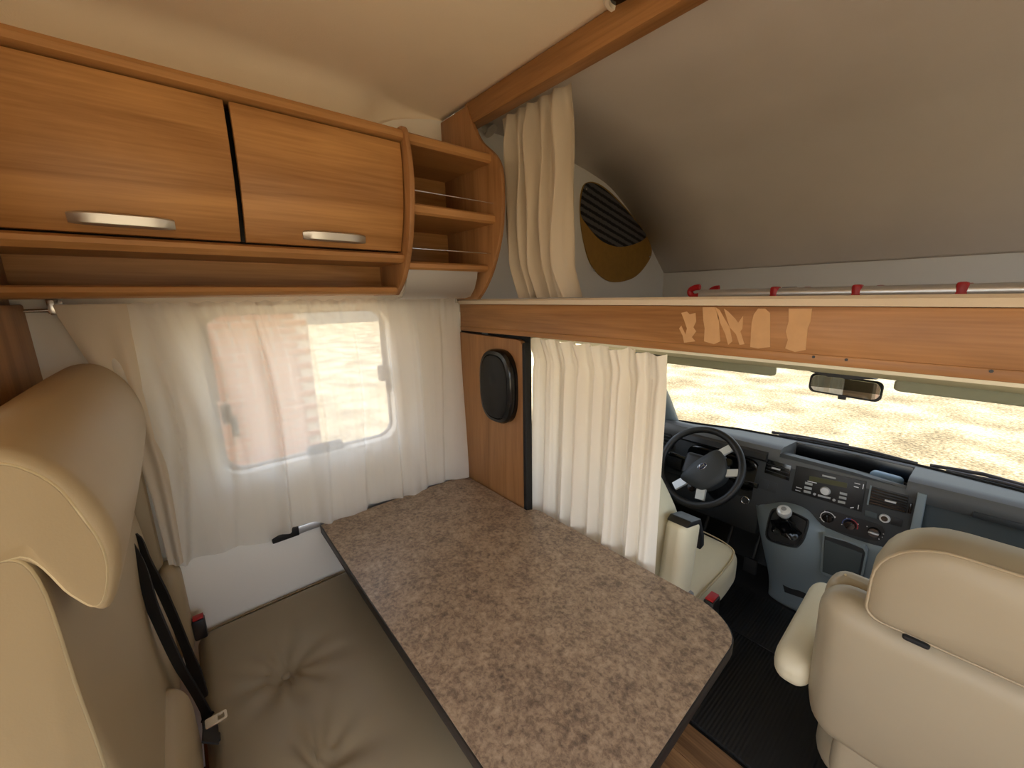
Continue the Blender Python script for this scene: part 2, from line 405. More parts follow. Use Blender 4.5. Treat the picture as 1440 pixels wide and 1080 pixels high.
# strip of ceiling around the hatch
def q4(x0, x1, y0, y1):
    b0 = len(V); V.extend([(x0, y0, ZC), (x1, y0, ZC), (x1, y1, ZC), (x0, y1, ZC)]); F.append((b0, b0+1, b0+2, b0+3))
xa = rows[0][9][0]
q4(xa, XR, YB, HY0); q4(xa, XR, HY1, -.55); q4(xa, HX0, HY0, HY1); q4(HX1, XR, HY0, HY1)
ce = mk('ceiling', V, F, 'ceiling_felt', None, True, 50)
struct(ce, 'warm beige fabric ceiling of the living area', 'ceiling')
sm = ce.modifiers.new('thickness', 'SOLIDIFY'); sm.thickness = -.03; sm.offset = -1
portal('hatch_daylight', ((HX0+HX1)/2, (HY0+HY1)/2, ZC+.06), (0, 0, -1), .6, .6)

# cab-over beams
b1 = prism('trim_1', [(.895, 2.085), (.94, 2.085), (.94, ZC), (.895, ZC)], 'x', -1.30, XR, 'wood_x', None, .003)
struct(b1, 'wooden beam across the ceiling in front of the bed alcove', 'trim')
b2 = box('trim_2', (-1.40, .905, 1.372), (XR, .93, 1.473), 'wood_x', None, .002)
struct(b2, 'wooden fascia board with torn tape marks below the alcove bed', 'trim')
box('lower_edge', (-1.40, .903, 1.368), (XR, .934, 1.386), 'wood_x', b2, .002)
for px, py in ((1144, 502), (1190, 506), (1394, 522)):
    p = aty(px, py, .902); lathe('screw', [(.0, 0), (.0025, 0), (.0025, .002), (.0, .002)], frame((p[0], .9035, p[2]), (0, -1, 0)), 'black_plastic', b2, 8)
patches = [
 [(958, 440), (966, 438), (970, 442), (978, 440), (979, 452), (975, 460), (979, 466), (973, 474), (978, 480), (962, 482), (960, 472), (955, 462), (958, 458), (964, 470), (966, 462), (962, 450)],
 [(988, 432), (1005, 432), (1011, 446), (1012, 470), (1013, 480), (1004, 484), (990, 480), (991, 462), (989, 450)],
 [(1006, 432), (1012, 436), (1026, 460), (1030, 480), (1024, 485), (1020, 470), (1010, 448)],
 [(1018, 434), (1024, 438), (1034, 448), (1038, 454), (1045, 444), (1044, 462), (1041, 466), (1047, 484), (1040, 485), (1035, 470), (1026, 460)],
 [(1060, 442), (1066, 434), (1076, 434), (1083, 440), (1083, 488), (1066, 490), (1055, 488), (1056, 470), (1057, 454)],
 [(1109, 434), (1142, 434), (1140, 452), (1136, 462), (1133, 492), (1118, 495), (1104, 490), (1108, 478), (1105, 466), (1109, 452)]]
for pp in patches:
    prism('tape_residue', [(aty(px, py, .904)[0], aty(px, py, .904)[2]) for px, py in pp], 'y', .9038, .9052, 'tape', b2)

# alcove bed: deck, padded front edge, side wall, curved roof, front board
dk = box('bed_deck', (-1.43, .93, 1.44), (XR, 2.56, 1.472), 'strip_felt', None, .002)
struct(dk, 'alcove bed deck above the cab covered in beige felt', 'bed deck')
prism('front_padding', [(.898, 1.474), (.898, 1.487), (.905, 1.4925), (.96, 1.4925), (.97, 1.473)], 'x', -1.40, XR, 'strip_felt', dk)
prof = [(.935, 2.15), (1.2, 2.152), (1.45, 2.148), (1.63, 2.124), (1.757, 2.101), (1.908, 2.06), (2.079, 1.969), (2.234, 1.868), (2.41, 1.713), (2.506, 1.629)]
pr = smoothpts([(a, b_, 0) for a, b_ in prof], 4)
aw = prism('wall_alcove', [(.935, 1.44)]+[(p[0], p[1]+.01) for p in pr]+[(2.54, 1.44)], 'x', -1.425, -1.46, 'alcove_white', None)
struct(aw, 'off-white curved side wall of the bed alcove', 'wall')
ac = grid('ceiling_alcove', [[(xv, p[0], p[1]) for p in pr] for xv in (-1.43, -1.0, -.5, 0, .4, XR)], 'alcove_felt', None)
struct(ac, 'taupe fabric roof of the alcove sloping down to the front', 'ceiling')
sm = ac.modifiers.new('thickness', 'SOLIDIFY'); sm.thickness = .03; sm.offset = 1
fb = box('wall_alcove_front', (-1.43, 2.50, 1.44), (XR, 2.54, 1.632), 'alcove_white', None, .002)
struct(fb, 'low off-white front board of the bed alcove', 'wall')
ar = plate('wall_alcove_right', [(.935, 1.44)]+[(p[0], p[1]+.01) for p in pr]+[(2.54, 1.44)], [rrect(1.30, 1.85, 1.60, 1.98, .05)], 'x', XR, XR+.04, 'alcove_white', None)  # unseen window opening, added to brighten the alcove
plate('pane', rrect(1.29, 1.86, 1.59, 1.99, .055), [], 'x', XR+.045, XR+.05, 'glazing', ar)
portal('alcove_fill_portal', (XR+.06, 1.575, 1.79), (-1, 0, 0), .55, .38)
struct(ar, 'off-white far side wall of the bed alcove', 'wall')

# ================================================================== overhead cabinet
oc = thing('overhead_cabinet', 'long wooden overhead cabinet with two doors above the window curtain', 'cabinet', (-1.3, .16, 1.51))
def dfx(z): return interp(z, [1.50, 1.60, 1.64, 1.71, 1.78, 1.86, 1.928, 1.97], [-1.262, -1.205, -1.189, -1.163, -1.147, -1.142, -1.146, -1.152])
Y0c, Y1c = -.27, .572
box('back', (XL+.002, Y0c, 1.512), (XL+.012, Y1c, 1.955), 'wood', oc, 0)
box('end_panel', (XL+.012, Y0c, 1.512), (-1.17, Y0c+.016, 1.955), 'wood_z', oc, .002)
prism('top_rail', [(XL+.012, 1.948), (-1.19, 1.948), (-1.185, 1.932), (-1.146, 1.932), (-1.137, 1.938), (-1.136, 1.950), (-1.142, 1.960), (-1.152, 1.964), (XL+.012, 1.964)], 'y', Y0c, Y1c, 'wood_edge', oc)
prism('door_rail', [(-1.44, 1.634), (-1.19, 1.634), (-1.180, 1.628), (-1.180, 1.618), (-1.192, 1.606), (-1.44, 1.606)], 'y', Y0c+.016, Y1c, 'wood_edge', oc)
box('shelf_back', (-1.385, Y0c+.016, 1.526), (-1.373, Y1c, 1.606), 'wood', oc, 0)
prism('bottom_shelf', [(XL+.012, 1.512), (-1.262, 1.512), (-1.252, 1.516), (-1.246, 1.524), (-1.248, 1.534), (-1.254, 1.538), (-1.262, 1.538), (-1.264, 1.526), (XL+.012, 1.526)], 'y', Y0c+.016, Y1c, 'wood_edge', oc)
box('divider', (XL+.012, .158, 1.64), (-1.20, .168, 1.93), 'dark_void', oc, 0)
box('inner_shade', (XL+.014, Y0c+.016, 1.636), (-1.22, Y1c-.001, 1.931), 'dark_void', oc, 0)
for y0, y1, hy in ((-.25, .1575, -.042), (.1685, .5665, .375)):
    zs = np.linspace(1.639, 1.9265, 12)
    poly = [(dfx(z), z) for z in zs]+[(dfx(z)-.018, z) for z in zs[::-1]]
    dr = prism('door', poly, 'y', y0, y1, 'wood', oc, .0015)
    zc = 1.664; xx = dfx(zc)
    hp = []
    for i in range(15):
        t = -1+2*i/14; out = .014*(1-abs(t)**4)+.001; yv = hy+t*.081; hh = .0125*(1-.25*abs(t)**6)
        sec = [(-.5, -1), (.4, -1), (1, -.7), (1, .7), (.4, 1), (-.5, 1)]
        hp.append([(xx-.003+max(0, (out+.005))*(a*.5+.5) + .16*(b_*hh), yv, zc+b_*hh) for a, b_ in sec])
    grid('handle', hp, 'satin_metal', dr, True, True, 35)

# corner shelf
cs = thing('corner_shelf', 'small open wooden corner shelf with curved sides beside the overhead doors', 'shelf', (-1.3, .74, 1.48))
def outline(Y, pts): return [(aty(px, py, Y)[0], aty(px, py, Y)[2]) for px, py in pts]
LY, RY = .588, .906
lp = smoothpts([(p[0], p[1], 0) for p in outline(LY, [(566, 181), (574, 183), (582, 235), (584, 285), (581, 345), (573, 390), (562, 415)])], 5)
prism('side_panel', [(p[0], p[1]) for p in lp]+[(XL+.004, lp[-1][1]), (XL+.004, lp[0][1])], 'y', LY-.016, LY, 'wood_z', cs, .003)
rp = smoothpts([(p[0], p[1], 0) for p in outline(RY, [(662, 150), (668, 172), (680, 198), (700, 218), (709, 240), (711, 285), (708, 330), (698, 375), (686, 405), (676, 421)])], 5)
prism('side_panel', [(p[0], p[1]) for p in rp]+[(-1.40, rp[-1][1]), (-1.40, 1.52), (XL+.004, 1.52), (XL+.004, rp[0][1])], 'y', RY-.016, RY, 'wood_z', cs, .003)
def shelfz(px, py, Y): p = aty(px, py, Y); return p[0], p[2]
box('back_panel', (XL+.004, LY, 1.60), (XL+.016, RY-.016, 1.95), 'wood', cs, 0)
for nm, xf, z0, z1 in (('shelf_board', -1.150, 1.934, 1.964), ('shelf_board', -1.135, 1.742, 1.772), ('shelf_board', -1.183, 1.588, 1.612)):
    s_ = prism(nm, [(XL+.016, z0), (xf-.008, z0), (xf, z0+.006), (xf, z1-.006), (xf-.008, z1), (XL+.016, z1)], 'y', LY, RY-.016, 'wood_edge', cs)
for xf, zz in ((-1.145, 1.808), (-1.165, 1.648)): tube('rail_rod', [(xf, LY, zz), (xf, RY-.016, zz)], .0022, 'chrome', cs)
alp = [(-1.200, 1.588), (-1.205, 1.565), (-1.222, 1.53), (-1.25, 1.503), (-1.285, 1.497), (-1.285, 1.503), (-1.255, 1.509), (-1.229, 1.534), (-1.213, 1.568), (-1.208, 1.588)]
prism('metal_valance', alp, 'y', LY, RY-.05, 'brushed_grey', cs)

# tall cupboard behind the bench
wd = thing('tall_cupboard', 'tall dark wood cupboard behind the bench backrest', 'cupboard', (-1.1, -.5, 0))
box('body', (XL+.004, -.95, 0), (-.80, -.275, 1.95), 'wood_z', wd, .003)
box('front_panel', (XL+.004, -.275, .2), (-.80, -.256, 1.50), 'wood_z', wd, .003)

# ================================================================== curtains
def folds(seed, n):
    rnd = random.Random(seed); ph = [rnd.uniform(0, 6.28) for _ in range(6)]; fr = [n*rnd.uniform(.85, 1.15), n*.53, n*1.9, n*.27]
    def f(u, v=0):
        s = math.sin(2*math.pi*fr[0]*u+ph[0]+.9*math.sin(2*math.pi*fr[3]*u+ph[3])+.25*math.sin(3*v+ph[4]))
        return .62*(math.copysign(abs(s)**.75, s))+.28*math.sin(2*math.pi*fr[1]*u+ph[1])+.14*math.sin(2*math.pi*fr[2]*u+ph[2]+.8*v)
    return f
def curtain(name, label, rows, mat, nh, nm):
    P = [p for r in rows for p in r]; lo = np.min(P, 0); hi = np.max(P, 0)
    t = thing(name, label, 'curtain', ((lo[0]+hi[0])/2, (lo[1]+hi[1])/2, lo[2]))
    grid('heading', rows[:nh+1], mat, t); grid('panel', rows[nh:-nm], mat, t); grid('hem', rows[-nm-1:], mat, t)
    return t
# sheer window curtain: hem traced where it rests on the table / hangs over the wall
hem_px = [(236, 783), (263, 790), (300, 778), (327, 768), (378, 764), (392, 752), (410, 740), (450, 733), (490, 727), (520, 708), (540, 701), (582, 696), (592, 688), (596, 680), (630, 675), (660, 671)]
hem = []
for px, py in hem_px:
    p = atx(px, py, -1.425) if px < 445 else atz(px, py, .728)
    if px >= 445: p[0] = max(-1.43, min(p[0], -1.30))
    hem.append(p)
hy_ = [h[1] for h in hem]; hx_ = [h[0] for h in hem]; hz_ = [h[2] for h in hem]
edge = [atx(a, b_, -1.41) for a, b_ in ((78, 437), (110, 485), (150, 545), (185, 610), (215, 700), (236, 783))]
LV = [(1.497-p[2])/(1.497-edge[-1][2]) for p in edge]; LW = [(p[1]+.205)/(hy_[0]+.205) for p in edge]; LV[0] = 0; LW[0] = 0; LV[-1] = 1; LW[-1] = 1
ff = folds(3, 11); ff2 = folds(11, 34); NU, NV = 260, 40; rows = []
for i in range(NV+1):
    v = i/NV; row = []
    for j in range(NU+1):
        u = j/NU
        yt = lerp(-.205, .905, u); yb = lerp(hy_[0], hy_[-1], u)
        yl = lerp(yt, yb, interp(v, LV, LW))
        xb = interp(yb, hy_, hx_); zb = interp(yb, hy_, hz_)
        amp = lerp(.004, .011, min(1, v*1.5)); g = ff2(u)*.004*math.exp(-v*9)
        rdg = 0
        for ut, ub, wd_, am in ((.06, .015, .02, .016), (.145, .035, .016, .02), (.235, .15, .03, .012), (.345, .305, .014, .022), (.47, .43, .022, .014), (.60, .56, .02, .016), (.70, .70, .016, .012), (.80, .81, .03, .014), (.91, .89, .02, .014)):
            dd = (u-lerp(ut, ub, v))/wd_; rdg += am*(math.exp(-dd*dd*.5) if dd < 0 else math.exp(-dd*dd*5))*sstep(.0, .25, v)
        x = lerp(-1.405, xb, sstep(.15, 1, v)) + amp*.8*ff(u, v) + g + rdg*1.5
        z = lerp(1.499+.003*math.sin(u*150), zb, v)
        if z < .728 and yl > .29: z = .728
        row.append((x, yl, z))
    rows.append(row)
cu = curtain('window_curtain', 'white sheer curtain across the dinette window, hem lying on the table', rows, 'sheer', 2, 1)
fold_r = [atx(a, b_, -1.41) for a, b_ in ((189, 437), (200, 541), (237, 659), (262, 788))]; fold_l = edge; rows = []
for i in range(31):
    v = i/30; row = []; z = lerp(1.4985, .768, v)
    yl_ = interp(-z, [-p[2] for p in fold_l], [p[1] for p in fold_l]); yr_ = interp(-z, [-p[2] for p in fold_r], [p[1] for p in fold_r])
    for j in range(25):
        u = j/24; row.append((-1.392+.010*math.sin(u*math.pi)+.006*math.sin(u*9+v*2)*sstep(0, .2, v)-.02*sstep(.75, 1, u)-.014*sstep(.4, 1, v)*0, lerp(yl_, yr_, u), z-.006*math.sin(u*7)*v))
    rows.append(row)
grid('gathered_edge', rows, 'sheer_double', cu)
rod = thing('curtain_rod', 'thin metal curtain rod under the overhead cabinet', 'curtain rod', (-1.405, .3, 1.48))
tube('rod', [(-1.416, -.25, 1.486), (-1.416, .9, 1.486)], .004, 'steel_rod', rod)
for yb in (-.205, .893):
    bk = box('bracket', (XL, yb-.012, 1.475), (XL+.004, yb+.012, 1.511), 'steel_rod', rod, .001)
    box('bracket_arm', (XL, yb-.006, 1.479), (-1.398, yb+.006, 1.510), 'steel_rod', bk, .001)

# alcove curtain
fa = folds(21, 5.0); rows = []
for i in range(44):
    v = i/43; row = []
    for j in range(161):
        u = j/160
        x0 = interp(v, [0, .3, .8, 1], [-1.215, -1.21, -1.18, -1.13]); x1 = interp(v, [0, .5, .85, 1], [-.900, -.885, -.885, -.850])
        amp = interp(v, [0, .15, .7, 1], [.012, .032, .036, .036])
        row.append((lerp(x0, x1, u)+.006*math.sin(9*v+u*20), .992+amp*fa(u, v*1.3)+.012*math.sin(v*5+1)*sstep(.1, .4, v), lerp(2.108, 1.4945, v)))
    rows.append(row)
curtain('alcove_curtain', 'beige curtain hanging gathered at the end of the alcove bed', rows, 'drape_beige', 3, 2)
at = box('curtain_track', (-1.30, .975, 2.124), (XR, .995, 2.142), 'track_white', None, .002)
tag(at, 'white curtain track behind the ceiling beam of the alcove', 'curtain track')

# cab curtain
fc = folds(5, 8.5); fd = folds(9, 5); rows = []
for i in range(50):
    v = i/49; row = []
    for j in range(241):
        u = j/240
        x = lerp(interp(v, [0, .12, 1], [-1.075, -1.04, -1.055]), interp(v, [0, .1, 1], [-.545, -.540, -.545]), u)
        a = interp(v, [0, .08, .16, 1], [.022, .010, .024, .030])
        top = 1.356+.010*fc(u*1.0)*abs(fd(u*1.7))-.014*u
        row.append((x+.004*fd(u, v), .985+a*fc(u, v*.8)+.004*fd(u*3, v*2), lerp(top, .66, v)))
    rows.append(row)
curtain('cab_curtain', 'cream pleated curtain drawn beside the driver seat', rows, 'drape_cream', 5, 2)
ct = box('curtain_track', (-1.10, 1.012, 1.345), (XR, 1.03, 1.365), 'track_white', None, .002)
tag(ct, 'white cab curtain track under the wooden fascia', 'curtain track')

# ================================================================== speaker partition
sp = thing('partition_panel', 'wooden partition panel between the dinette and the cab', 'partition', (-1.24, .925, 0))
poly = [(XL+.004, .02), (-1.034, .02), (-1.034, 1.315), (-1.037, 1.335), (-1.046, 1.347), (-1.062, 1.352), (XL+.004, 1.358)]
prism('board', poly, 'y', .918, .938, 'wood_z', sp, .0015)
box('gap_shade_strip', (XL+.004, .942, 1.32), (-1.03, .952, 1.41), 'dark_void', sp, 0)  # dark strip standing in for the shadow gap under the fascia
prism('rubber_edge', [(-1.034, .02), (-1.017, .02), (-1.017, 1.31), (-1.022, 1.330), (-1.030, 1.345), (-1.034, 1.335)], 'y', .914, .945, 'black_rubber', sp, .003)
spk = thing('loudspeaker', 'black oval loudspeaker mounted on the wooden partition', 'speaker', (-1.16, .918, 1.03))
cx, cz = -1.158, 1.172
def oval(sx, sz, Y, n=40):
    P = []
    for i in range(n):
        a = 2*math.pi*i/n; c_, s_ = math.cos(a), math.sin(a); P.append((cx+sx*math.copysign(abs(c_)**.72, c_), Y, cz+sz*math.copysign(abs(s_)**.72, s_)))
    return P
grid('surround', [oval(.098, .140, .918), oval(.098, .140, .895), oval(.092, .134, .884), oval(.080, .122, .881), oval(.078, .119, .886)], 'black_gloss', spk, True, True, 30)
grid('grille', [oval(.078, .119, .886), oval(.077, .118, .880), oval(.06, .1, .876), oval(.02, .04, .875)], 'speaker_black', spk, True, True, 60)
grid('cone', [[(cx+.022*math.cos(t)*q, .8745-.003*(1-q), cz+.03+.028*math.sin(t)*q) for t in np.linspace(0, 6.28, 20, endpoint=False)] for q in (1, .6, .1)], 'speaker_black', spk, True, True)

# ================================================================== table
tb = thing('dinette_table', 'dinette table with mottled brown top and black edge fixed to the wall', 'table', (-.8, .6, 0))
ax_ = -1.425
ol = [(ax_, .296)]
ol += [(ax_, .912), (-1.05, .911), (-1.013, .912), (-1.005, .93), (-.99, .944), (-.97, .947), (-.40, .951)]
cor = [(-.40, .951)]
for i in range(1, 10):
    a = math.radians(90-90*i/9); ol.append((-.40+.135*math.cos(a), .851+.1*math.sin(a)))
ol += [(-.255, .55), (-.25, .40)]
for i in range(1, 10):
    a = math.radians(-90*i/9); ol.append((-.31+.06*math.cos(a), .35+.061*math.sin(a)))
ol += [(-.5, .289), (-1.0, .291)]
def inset(P, d):
    n = len(P); out = []
    A = sum(P[i][0]*P[(i+1) % n][1]-P[(i+1) % n][0]*P[i][1] for i in range(n)); sg = 1 if A > 0 else -1
    for i in range(n):
        p0, p1, p2 = np.array(P[i-1]), np.array(P[i]), np.array(P[(i+1) % n]); e1 = (p1-p0)/np.linalg.norm(p1-p0); e2 = (p2-p1)/np.linalg.norm(p2-p1)
        n1 = np.array([-e1[1], e1[0]])*sg; n2 = np.array([-e2[1], e2[0]])*sg; mm = n1+n2; mm = mm/np.linalg.norm(mm); out.append(tuple(p1+mm*d/max(.4, mm.dot(n1))))
    return out
prism('edge_band', ol, 'z', .690, .7185, 'black_edge', tb, .002)
prism('laminate_top', inset(ol, .0035), 'z', .710, .7205, 'table_top', tb)
lg = box('leg', (-.47, .56, .02), (-.42, .68, .69), 'satin_metal', tb, .01)
box('foot', (-.55, .50, 0), (-.35, .74, .02), 'black_plastic', tb, .006)
rl = thing('wall_rail', 'aluminium table rail screwed to the wall under the curtain', 'rail', (-1.44, .55, .72))
box('rail', (XL, .20, .704), (-1.442, .905, .732), 'aluminium', rl, .003)
box('end_bracket', (XL, .150, .702), (-1.438, .232, .736), 'black_plastic', rl, .003)

# ================================================================== bench
bn = thing('dinette_bench', 'wooden bench with a high beige backrest and piped head bolster', 'bench', (-.95, .0, 0))
box('body', (XL+.004, -.10, 0), (-.47, .36, .37), 'wood_x', bn, .004)
BT = [(-1.125, .098), (-.806, .100)]
def cush(p, q):
    c0 = np.array([-.955, .165]); X, Y = q[0]+c0[0], q[1]+c0[1]
    if p[2] > .0:
        wz = sstep(0, .8, p[2]); z = q[2]; d_all = 0
        for bx_, by_ in BT:
            dx, dy = X-bx_, Y-by_; d = math.hypot(dx, dy); a = math.atan2(dy, dx)
            d_all += .034*math.exp(-(d/.06)**1.1)+.010*math.exp(-(d/.16)**2)
            k_ = math.exp(-(d/.12)**2)*(1-math.exp(-(d/.02)**2)); d_all += .008*k_*math.cos(9*a+1.3*math.sin(2*a+bx_*7))
        ex = max(abs(p[0])-.55, 0)/.45; ey = max(abs(p[1])-.5, 0)/.5
        dome = .012*(1-ex**2)*(1-ey**2)
        return (q[0], q[1], z+wz*(dome-d_all))
    return q
bc = thing('seat_cushion', 'taupe tufted vinyl bench cushion beside the table', 'cushion', (-.955, .165, .37))
soft('cushion', (-.955, .165, .433), (.985, .50, .126), .035, 'vinyl_seat', bc, 56, cush)
for bx_, by_ in BT:
    lathe('button', [(0, -.004), (.011, -.003), (.0125, 0), (.009, .004), (.003, .0055), (0, .0055)], frame((bx_, by_, .470), (0, 0, 1)), 'vinyl_seat', bc, 16)
tube('piping', [(-1.44, -.07, .488), (-1.446, .1, .488), (-1.446, .3, .488), (-1.43, .40, .487)], .003, 'vinyl_seat', bc)

# ---- backrest: long padded head bolster over a lower back cushion, both with piped end faces
bk = bn
NX, FX = -.625, -1.385
def loft_cushion(name, prof_near, mat, parent, nx, fx, puff, capmat, endr=.035, far_scale=1.0):
    P = smoothpts([(a, b_, 0) for a, b_ in prof_near], 6, True); cy = sum(p[0] for p in P)/len(P); czz = sum(p[1] for p in P)/len(P)
    rows = []; xs = []
    for i in range(7): a = math.pi/2*i/6; xs.append((nx-endr*(1-math.sin(a)) if False else nx-endr*(1-math.cos(a)), math.sin(a)))
    body = [(lerp(nx-endr, fx+endr, t), 1.0) for t in np.linspace(0, 1, 18)[1:-1]]
    end = [(fx+endr*(1-math.cos(math.pi/2*i/6)), math.sin(math.pi/2*i/6)) for i in range(6, -1, -1)]
    seq = xs+body+end
    for k_, (x, s) in enumerate(seq):
        t = (nx-x)/(nx-fx); bul = puff*math.sin(math.pi*min(1, max(0, t)))**.5; sh = endr*.75*(1-s)
        row = []
        for p in P:
            d = np.array([p[0]-cy, p[1]-czz]); L_ = np.linalg.norm(d)+1e-9; dd = d/L_
            row.append((x, p[0]+dd[0]*(bul-sh), p[1]+dd[1]*(bul*.5-sh)))
        rows.append(row)
    o = grid(name, rows, mat, parent, True, True, 70)
    tube('piping', [(nx-.002, p[0]-(p[0]-cy)/(np.linalg.norm([p[0]-cy, p[1]-czz]))*endr*.72, p[1]-(p[1]-czz)/(np.linalg.norm([p[0]-cy, p[1]-czz]))*endr*.72) for p in P], .0028, 'piping', o, 6, True)
    # plain end face inside the piping
    cap = []
    for q in (1, .6, .15): cap.append([(nx+.001+.004*(1-q), cy+(p[0]-cy)*q*(1-endr*.75/np.linalg.norm([p[0]-cy, p[1]-czz])), czz+(p[1]-czz)*q*(1-endr*.75/np.linalg.norm([p[0]-cy, p[1]-czz]))) for p in P])
    grid('end_face', cap, capmat, o, True, True, 70)
    return o
head = [(-.228, 1.245), (-.232, 1.300), (-.205, 1.352), (-.155, 1.358), (-.115, 1.320), (-.092, 1.255), (-.090, 1.195), (-.108, 1.142), (-.128, 1.165), (-.155, 1.222)]
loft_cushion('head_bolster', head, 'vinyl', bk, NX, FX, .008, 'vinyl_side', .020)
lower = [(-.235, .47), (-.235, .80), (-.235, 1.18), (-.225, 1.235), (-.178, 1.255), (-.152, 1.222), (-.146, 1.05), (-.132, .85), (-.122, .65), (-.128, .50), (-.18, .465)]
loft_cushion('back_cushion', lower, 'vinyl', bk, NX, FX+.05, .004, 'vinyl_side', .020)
soft('lumbar_pad', (-.83, -.137, .595), (.40, .10, .24), (.05, .045, .07), 'vinyl', bk, 8)
box('side_panel', (-1.425, -.235, .46), (-1.392, -.118, 1.16), 'vinyl', bk, .012)
ws = thing('side_bolster', 'narrow beige bolster standing between the seat cushion and the wall', 'cushion', (-1.40, -.10, .5))
soft('padding', (-1.40, -.112, .63), (.085, .055, .30), (.03, .026, .05), 'vinyl', ws, 8)

# seat belt
sb = thing('seat_belt', 'black seat belt hanging down over the bench backrest', 'seat belt', (-1.1, -.1, .5))
b_a = [aty(*q) for q in ((162, 753, -.164), (182, 751, -.150), (203, 785, -.130), (222, 820, -.118), (236, 850, -.110), (253, 890, -.104), (267, 925, -.096), (283, 970, -.084), (297, 1008, -.075), (299, 1040, -.068))]
b_b = [aty(*q) for q in ((172, 762, -.160), (188, 790, -.142), (202, 825, -.128), (216, 858, -.118), (236, 903, -.108), (253, 938, -.100), (270, 966, -.092), (285, 992, -.082), (295, 1015, -.074), (296, 1045, -.068))]
ribbon('strap', smoothpts(b_a, 5), (.75, .66, -.1), .032, 'belt', sb)
ribbon('strap', smoothpts(b_b, 5), (.75, .66, -.1), .032, 'belt', sb)
tp = aty(308, 1009, -.04)
plate('tongue', rrect(tp[0]-.010, tp[0]+.010, -.06, -.028, .003), [rrect(tp[0]-.006, tp[0]+.006, -.042, -.032, .002)], 'z', tp[2]-.001, tp[2]+.001, 'chrome', sb)
bu = thing('belt_buckle', 'black seat belt buckle with red button beside the wall on the bench', 'buckle', tuple(atx(281, 880, -1.38)))
p = atx(281, 872, -1.38)
box('housing', (-1.40, p[1]-.02, p[2]-.06), (-1.37, p[1]+.012, p[2]+.006), 'black_plastic', bu, .006)
box('button', (-1.397, p[1]-.016, p[2]+.006), (-1.373, p[1]+.010, p[2]+.011), 'red_plastic', bu, .002)

# ================================================================== alcove things
wc = thing('alcove_window_cover', 'teardrop hardboard cover with dark striped cloth on the alcove wall', 'window cover', (-1.42, 2.0, 1.57))
tear = [(827, 256), (818, 268), (816, 300), (821, 340), (833, 375), (858, 396), (890, 391), (910, 370), (916, 350), (902, 320), (872, 284), (846, 261)]
tp_ = smoothpts([(atx(a, b_, -1.42)[1], atx(a, b_, -1.42)[2], 0) for a, b_ in tear], 5, True)
prism('board', [(p[0], p[1]) for p in tp_], 'x', -1.425, -1.417, 'hardboard', wc, .001)
st = [(827, 257), (819, 269), (816.5, 300), (826, 317), (845, 338), (868, 347), (890, 344), (908, 334), (902, 321), (872, 286), (846, 263)]
st_ = [atx(a, b_, -1.416) for a, b_ in st]
prism('striped_cloth', [(p[1], p[2]) for p in smoothpts([(q[1], q[2], 0) for q in st_], 4, True) for p in [(0, p[0], p[1])]], 'x', -1.4169, -1.414, 'striped', wc, .001)
for a, b_ in ((825, 266), (836, 380), (914, 361)):
    q = atx(a, b_, -1.414); lathe('screw', [(0, 0), (.006, 0), (.005, .003), (0, .004)], frame((-1.4165, q[1], q[2]), (1, 0, 0), (0, 1, 0)), 'chrome', wc, 10)

ld = thing('bed_ladder', 'aluminium ladder with red hooks lying on the alcove bed', 'ladder', (0, 1.6, 1.473))
NYL, FYL = 1.45, 1.78
for yv, x0 in ((NYL, aty(985, 412, NYL)[0]), (FYL, aty(1012, 410, FYL)[0])):
    tube('rail', [(x0, yv, 1.496), (.62, yv, 1.496)], .017, 'aluminium', ld, 12)
    hk = [(x0+.01, yv, 1.496), (x0-.02, yv, 1.490), (x0-.036, yv, 1.500), (x0-.036, yv, 1.512), (x0-.022, yv, 1.520), (x0-.004, yv, 1.522)]
    tube('hook', smoothpts(hk, 4), .0105, 'red_plastic', ld, 10)
for px in (1090, 1205, 1352, 1470, 1570):
    xx = aty(px, 412, NYL)[0]
    rg = tube('rung', [(xx, NYL, 1.496), (xx+.0, FYL, 1.496)], .011, 'aluminium', ld, 10)
    for yv in (NYL, FYL): box('sleeve', (xx-.011, yv-.018, 1.4735), (xx+.011, yv+.02, 1.517), 'red_plastic', rg, .006)
tube('locking_bar', [(aty(1100, 408, 1.6)[0], 1.6, 1.511), (aty(1120, 406, 1.6)[0], 1.6, 1.511)], .006, 'grey_cap', ld)

sl = thing('reading_lamp', 'small grey spot lamp in the corner under the ceiling beam', 'lamp', (-1.415, 1.1, 2.07))
p = atx(686, 172, -1.40)
p = aty(684, 176, 1.06)
lathe('base', [(0, 0), (.022, 0), (.022, .01), (0, .01)], frame((-1.4245, 1.06, p[2]+.02), (1, 0, 0), (0, 1, 0)), 'grey_cap', sl, 16)
tube('arm', [(-1.416, 1.06, p[2]+.02), (-1.395, 1.06, p[2]+.02), (p[0]-.005, 1.06, p[2]+.008)], .006, 'grey_cap', sl)
lathe('shade', [(0, -.03), (.018, -.028), (.02, 0), (.03, .03), (.027, .03), (.0, .02)], frame((p[0], 1.06, p[2]), (.5, .3, -.7)), 'satin_metal', sl, 18)

cl = thing('ceiling_spot', 'round ceiling spotlight with pale ring beside the wooden beam', 'lamp', (-.66, .84, 2.14))
p = atz(880, -9, ZC)
Mx = frame((p[0], p[1], ZC), (0, 0, -1))
lathe('ring', [(.034, 0), (.050, 0), (.050, .006), (.045, .012), (.036, .012), (.034, .004)], Mx, 'lamp_ring', cl, 32)
lathe('lens', [(0, 0), (.034, 0), (.034, .004), (.015, .007), (0, .008)], Mx, 'black_gloss', cl, 24)

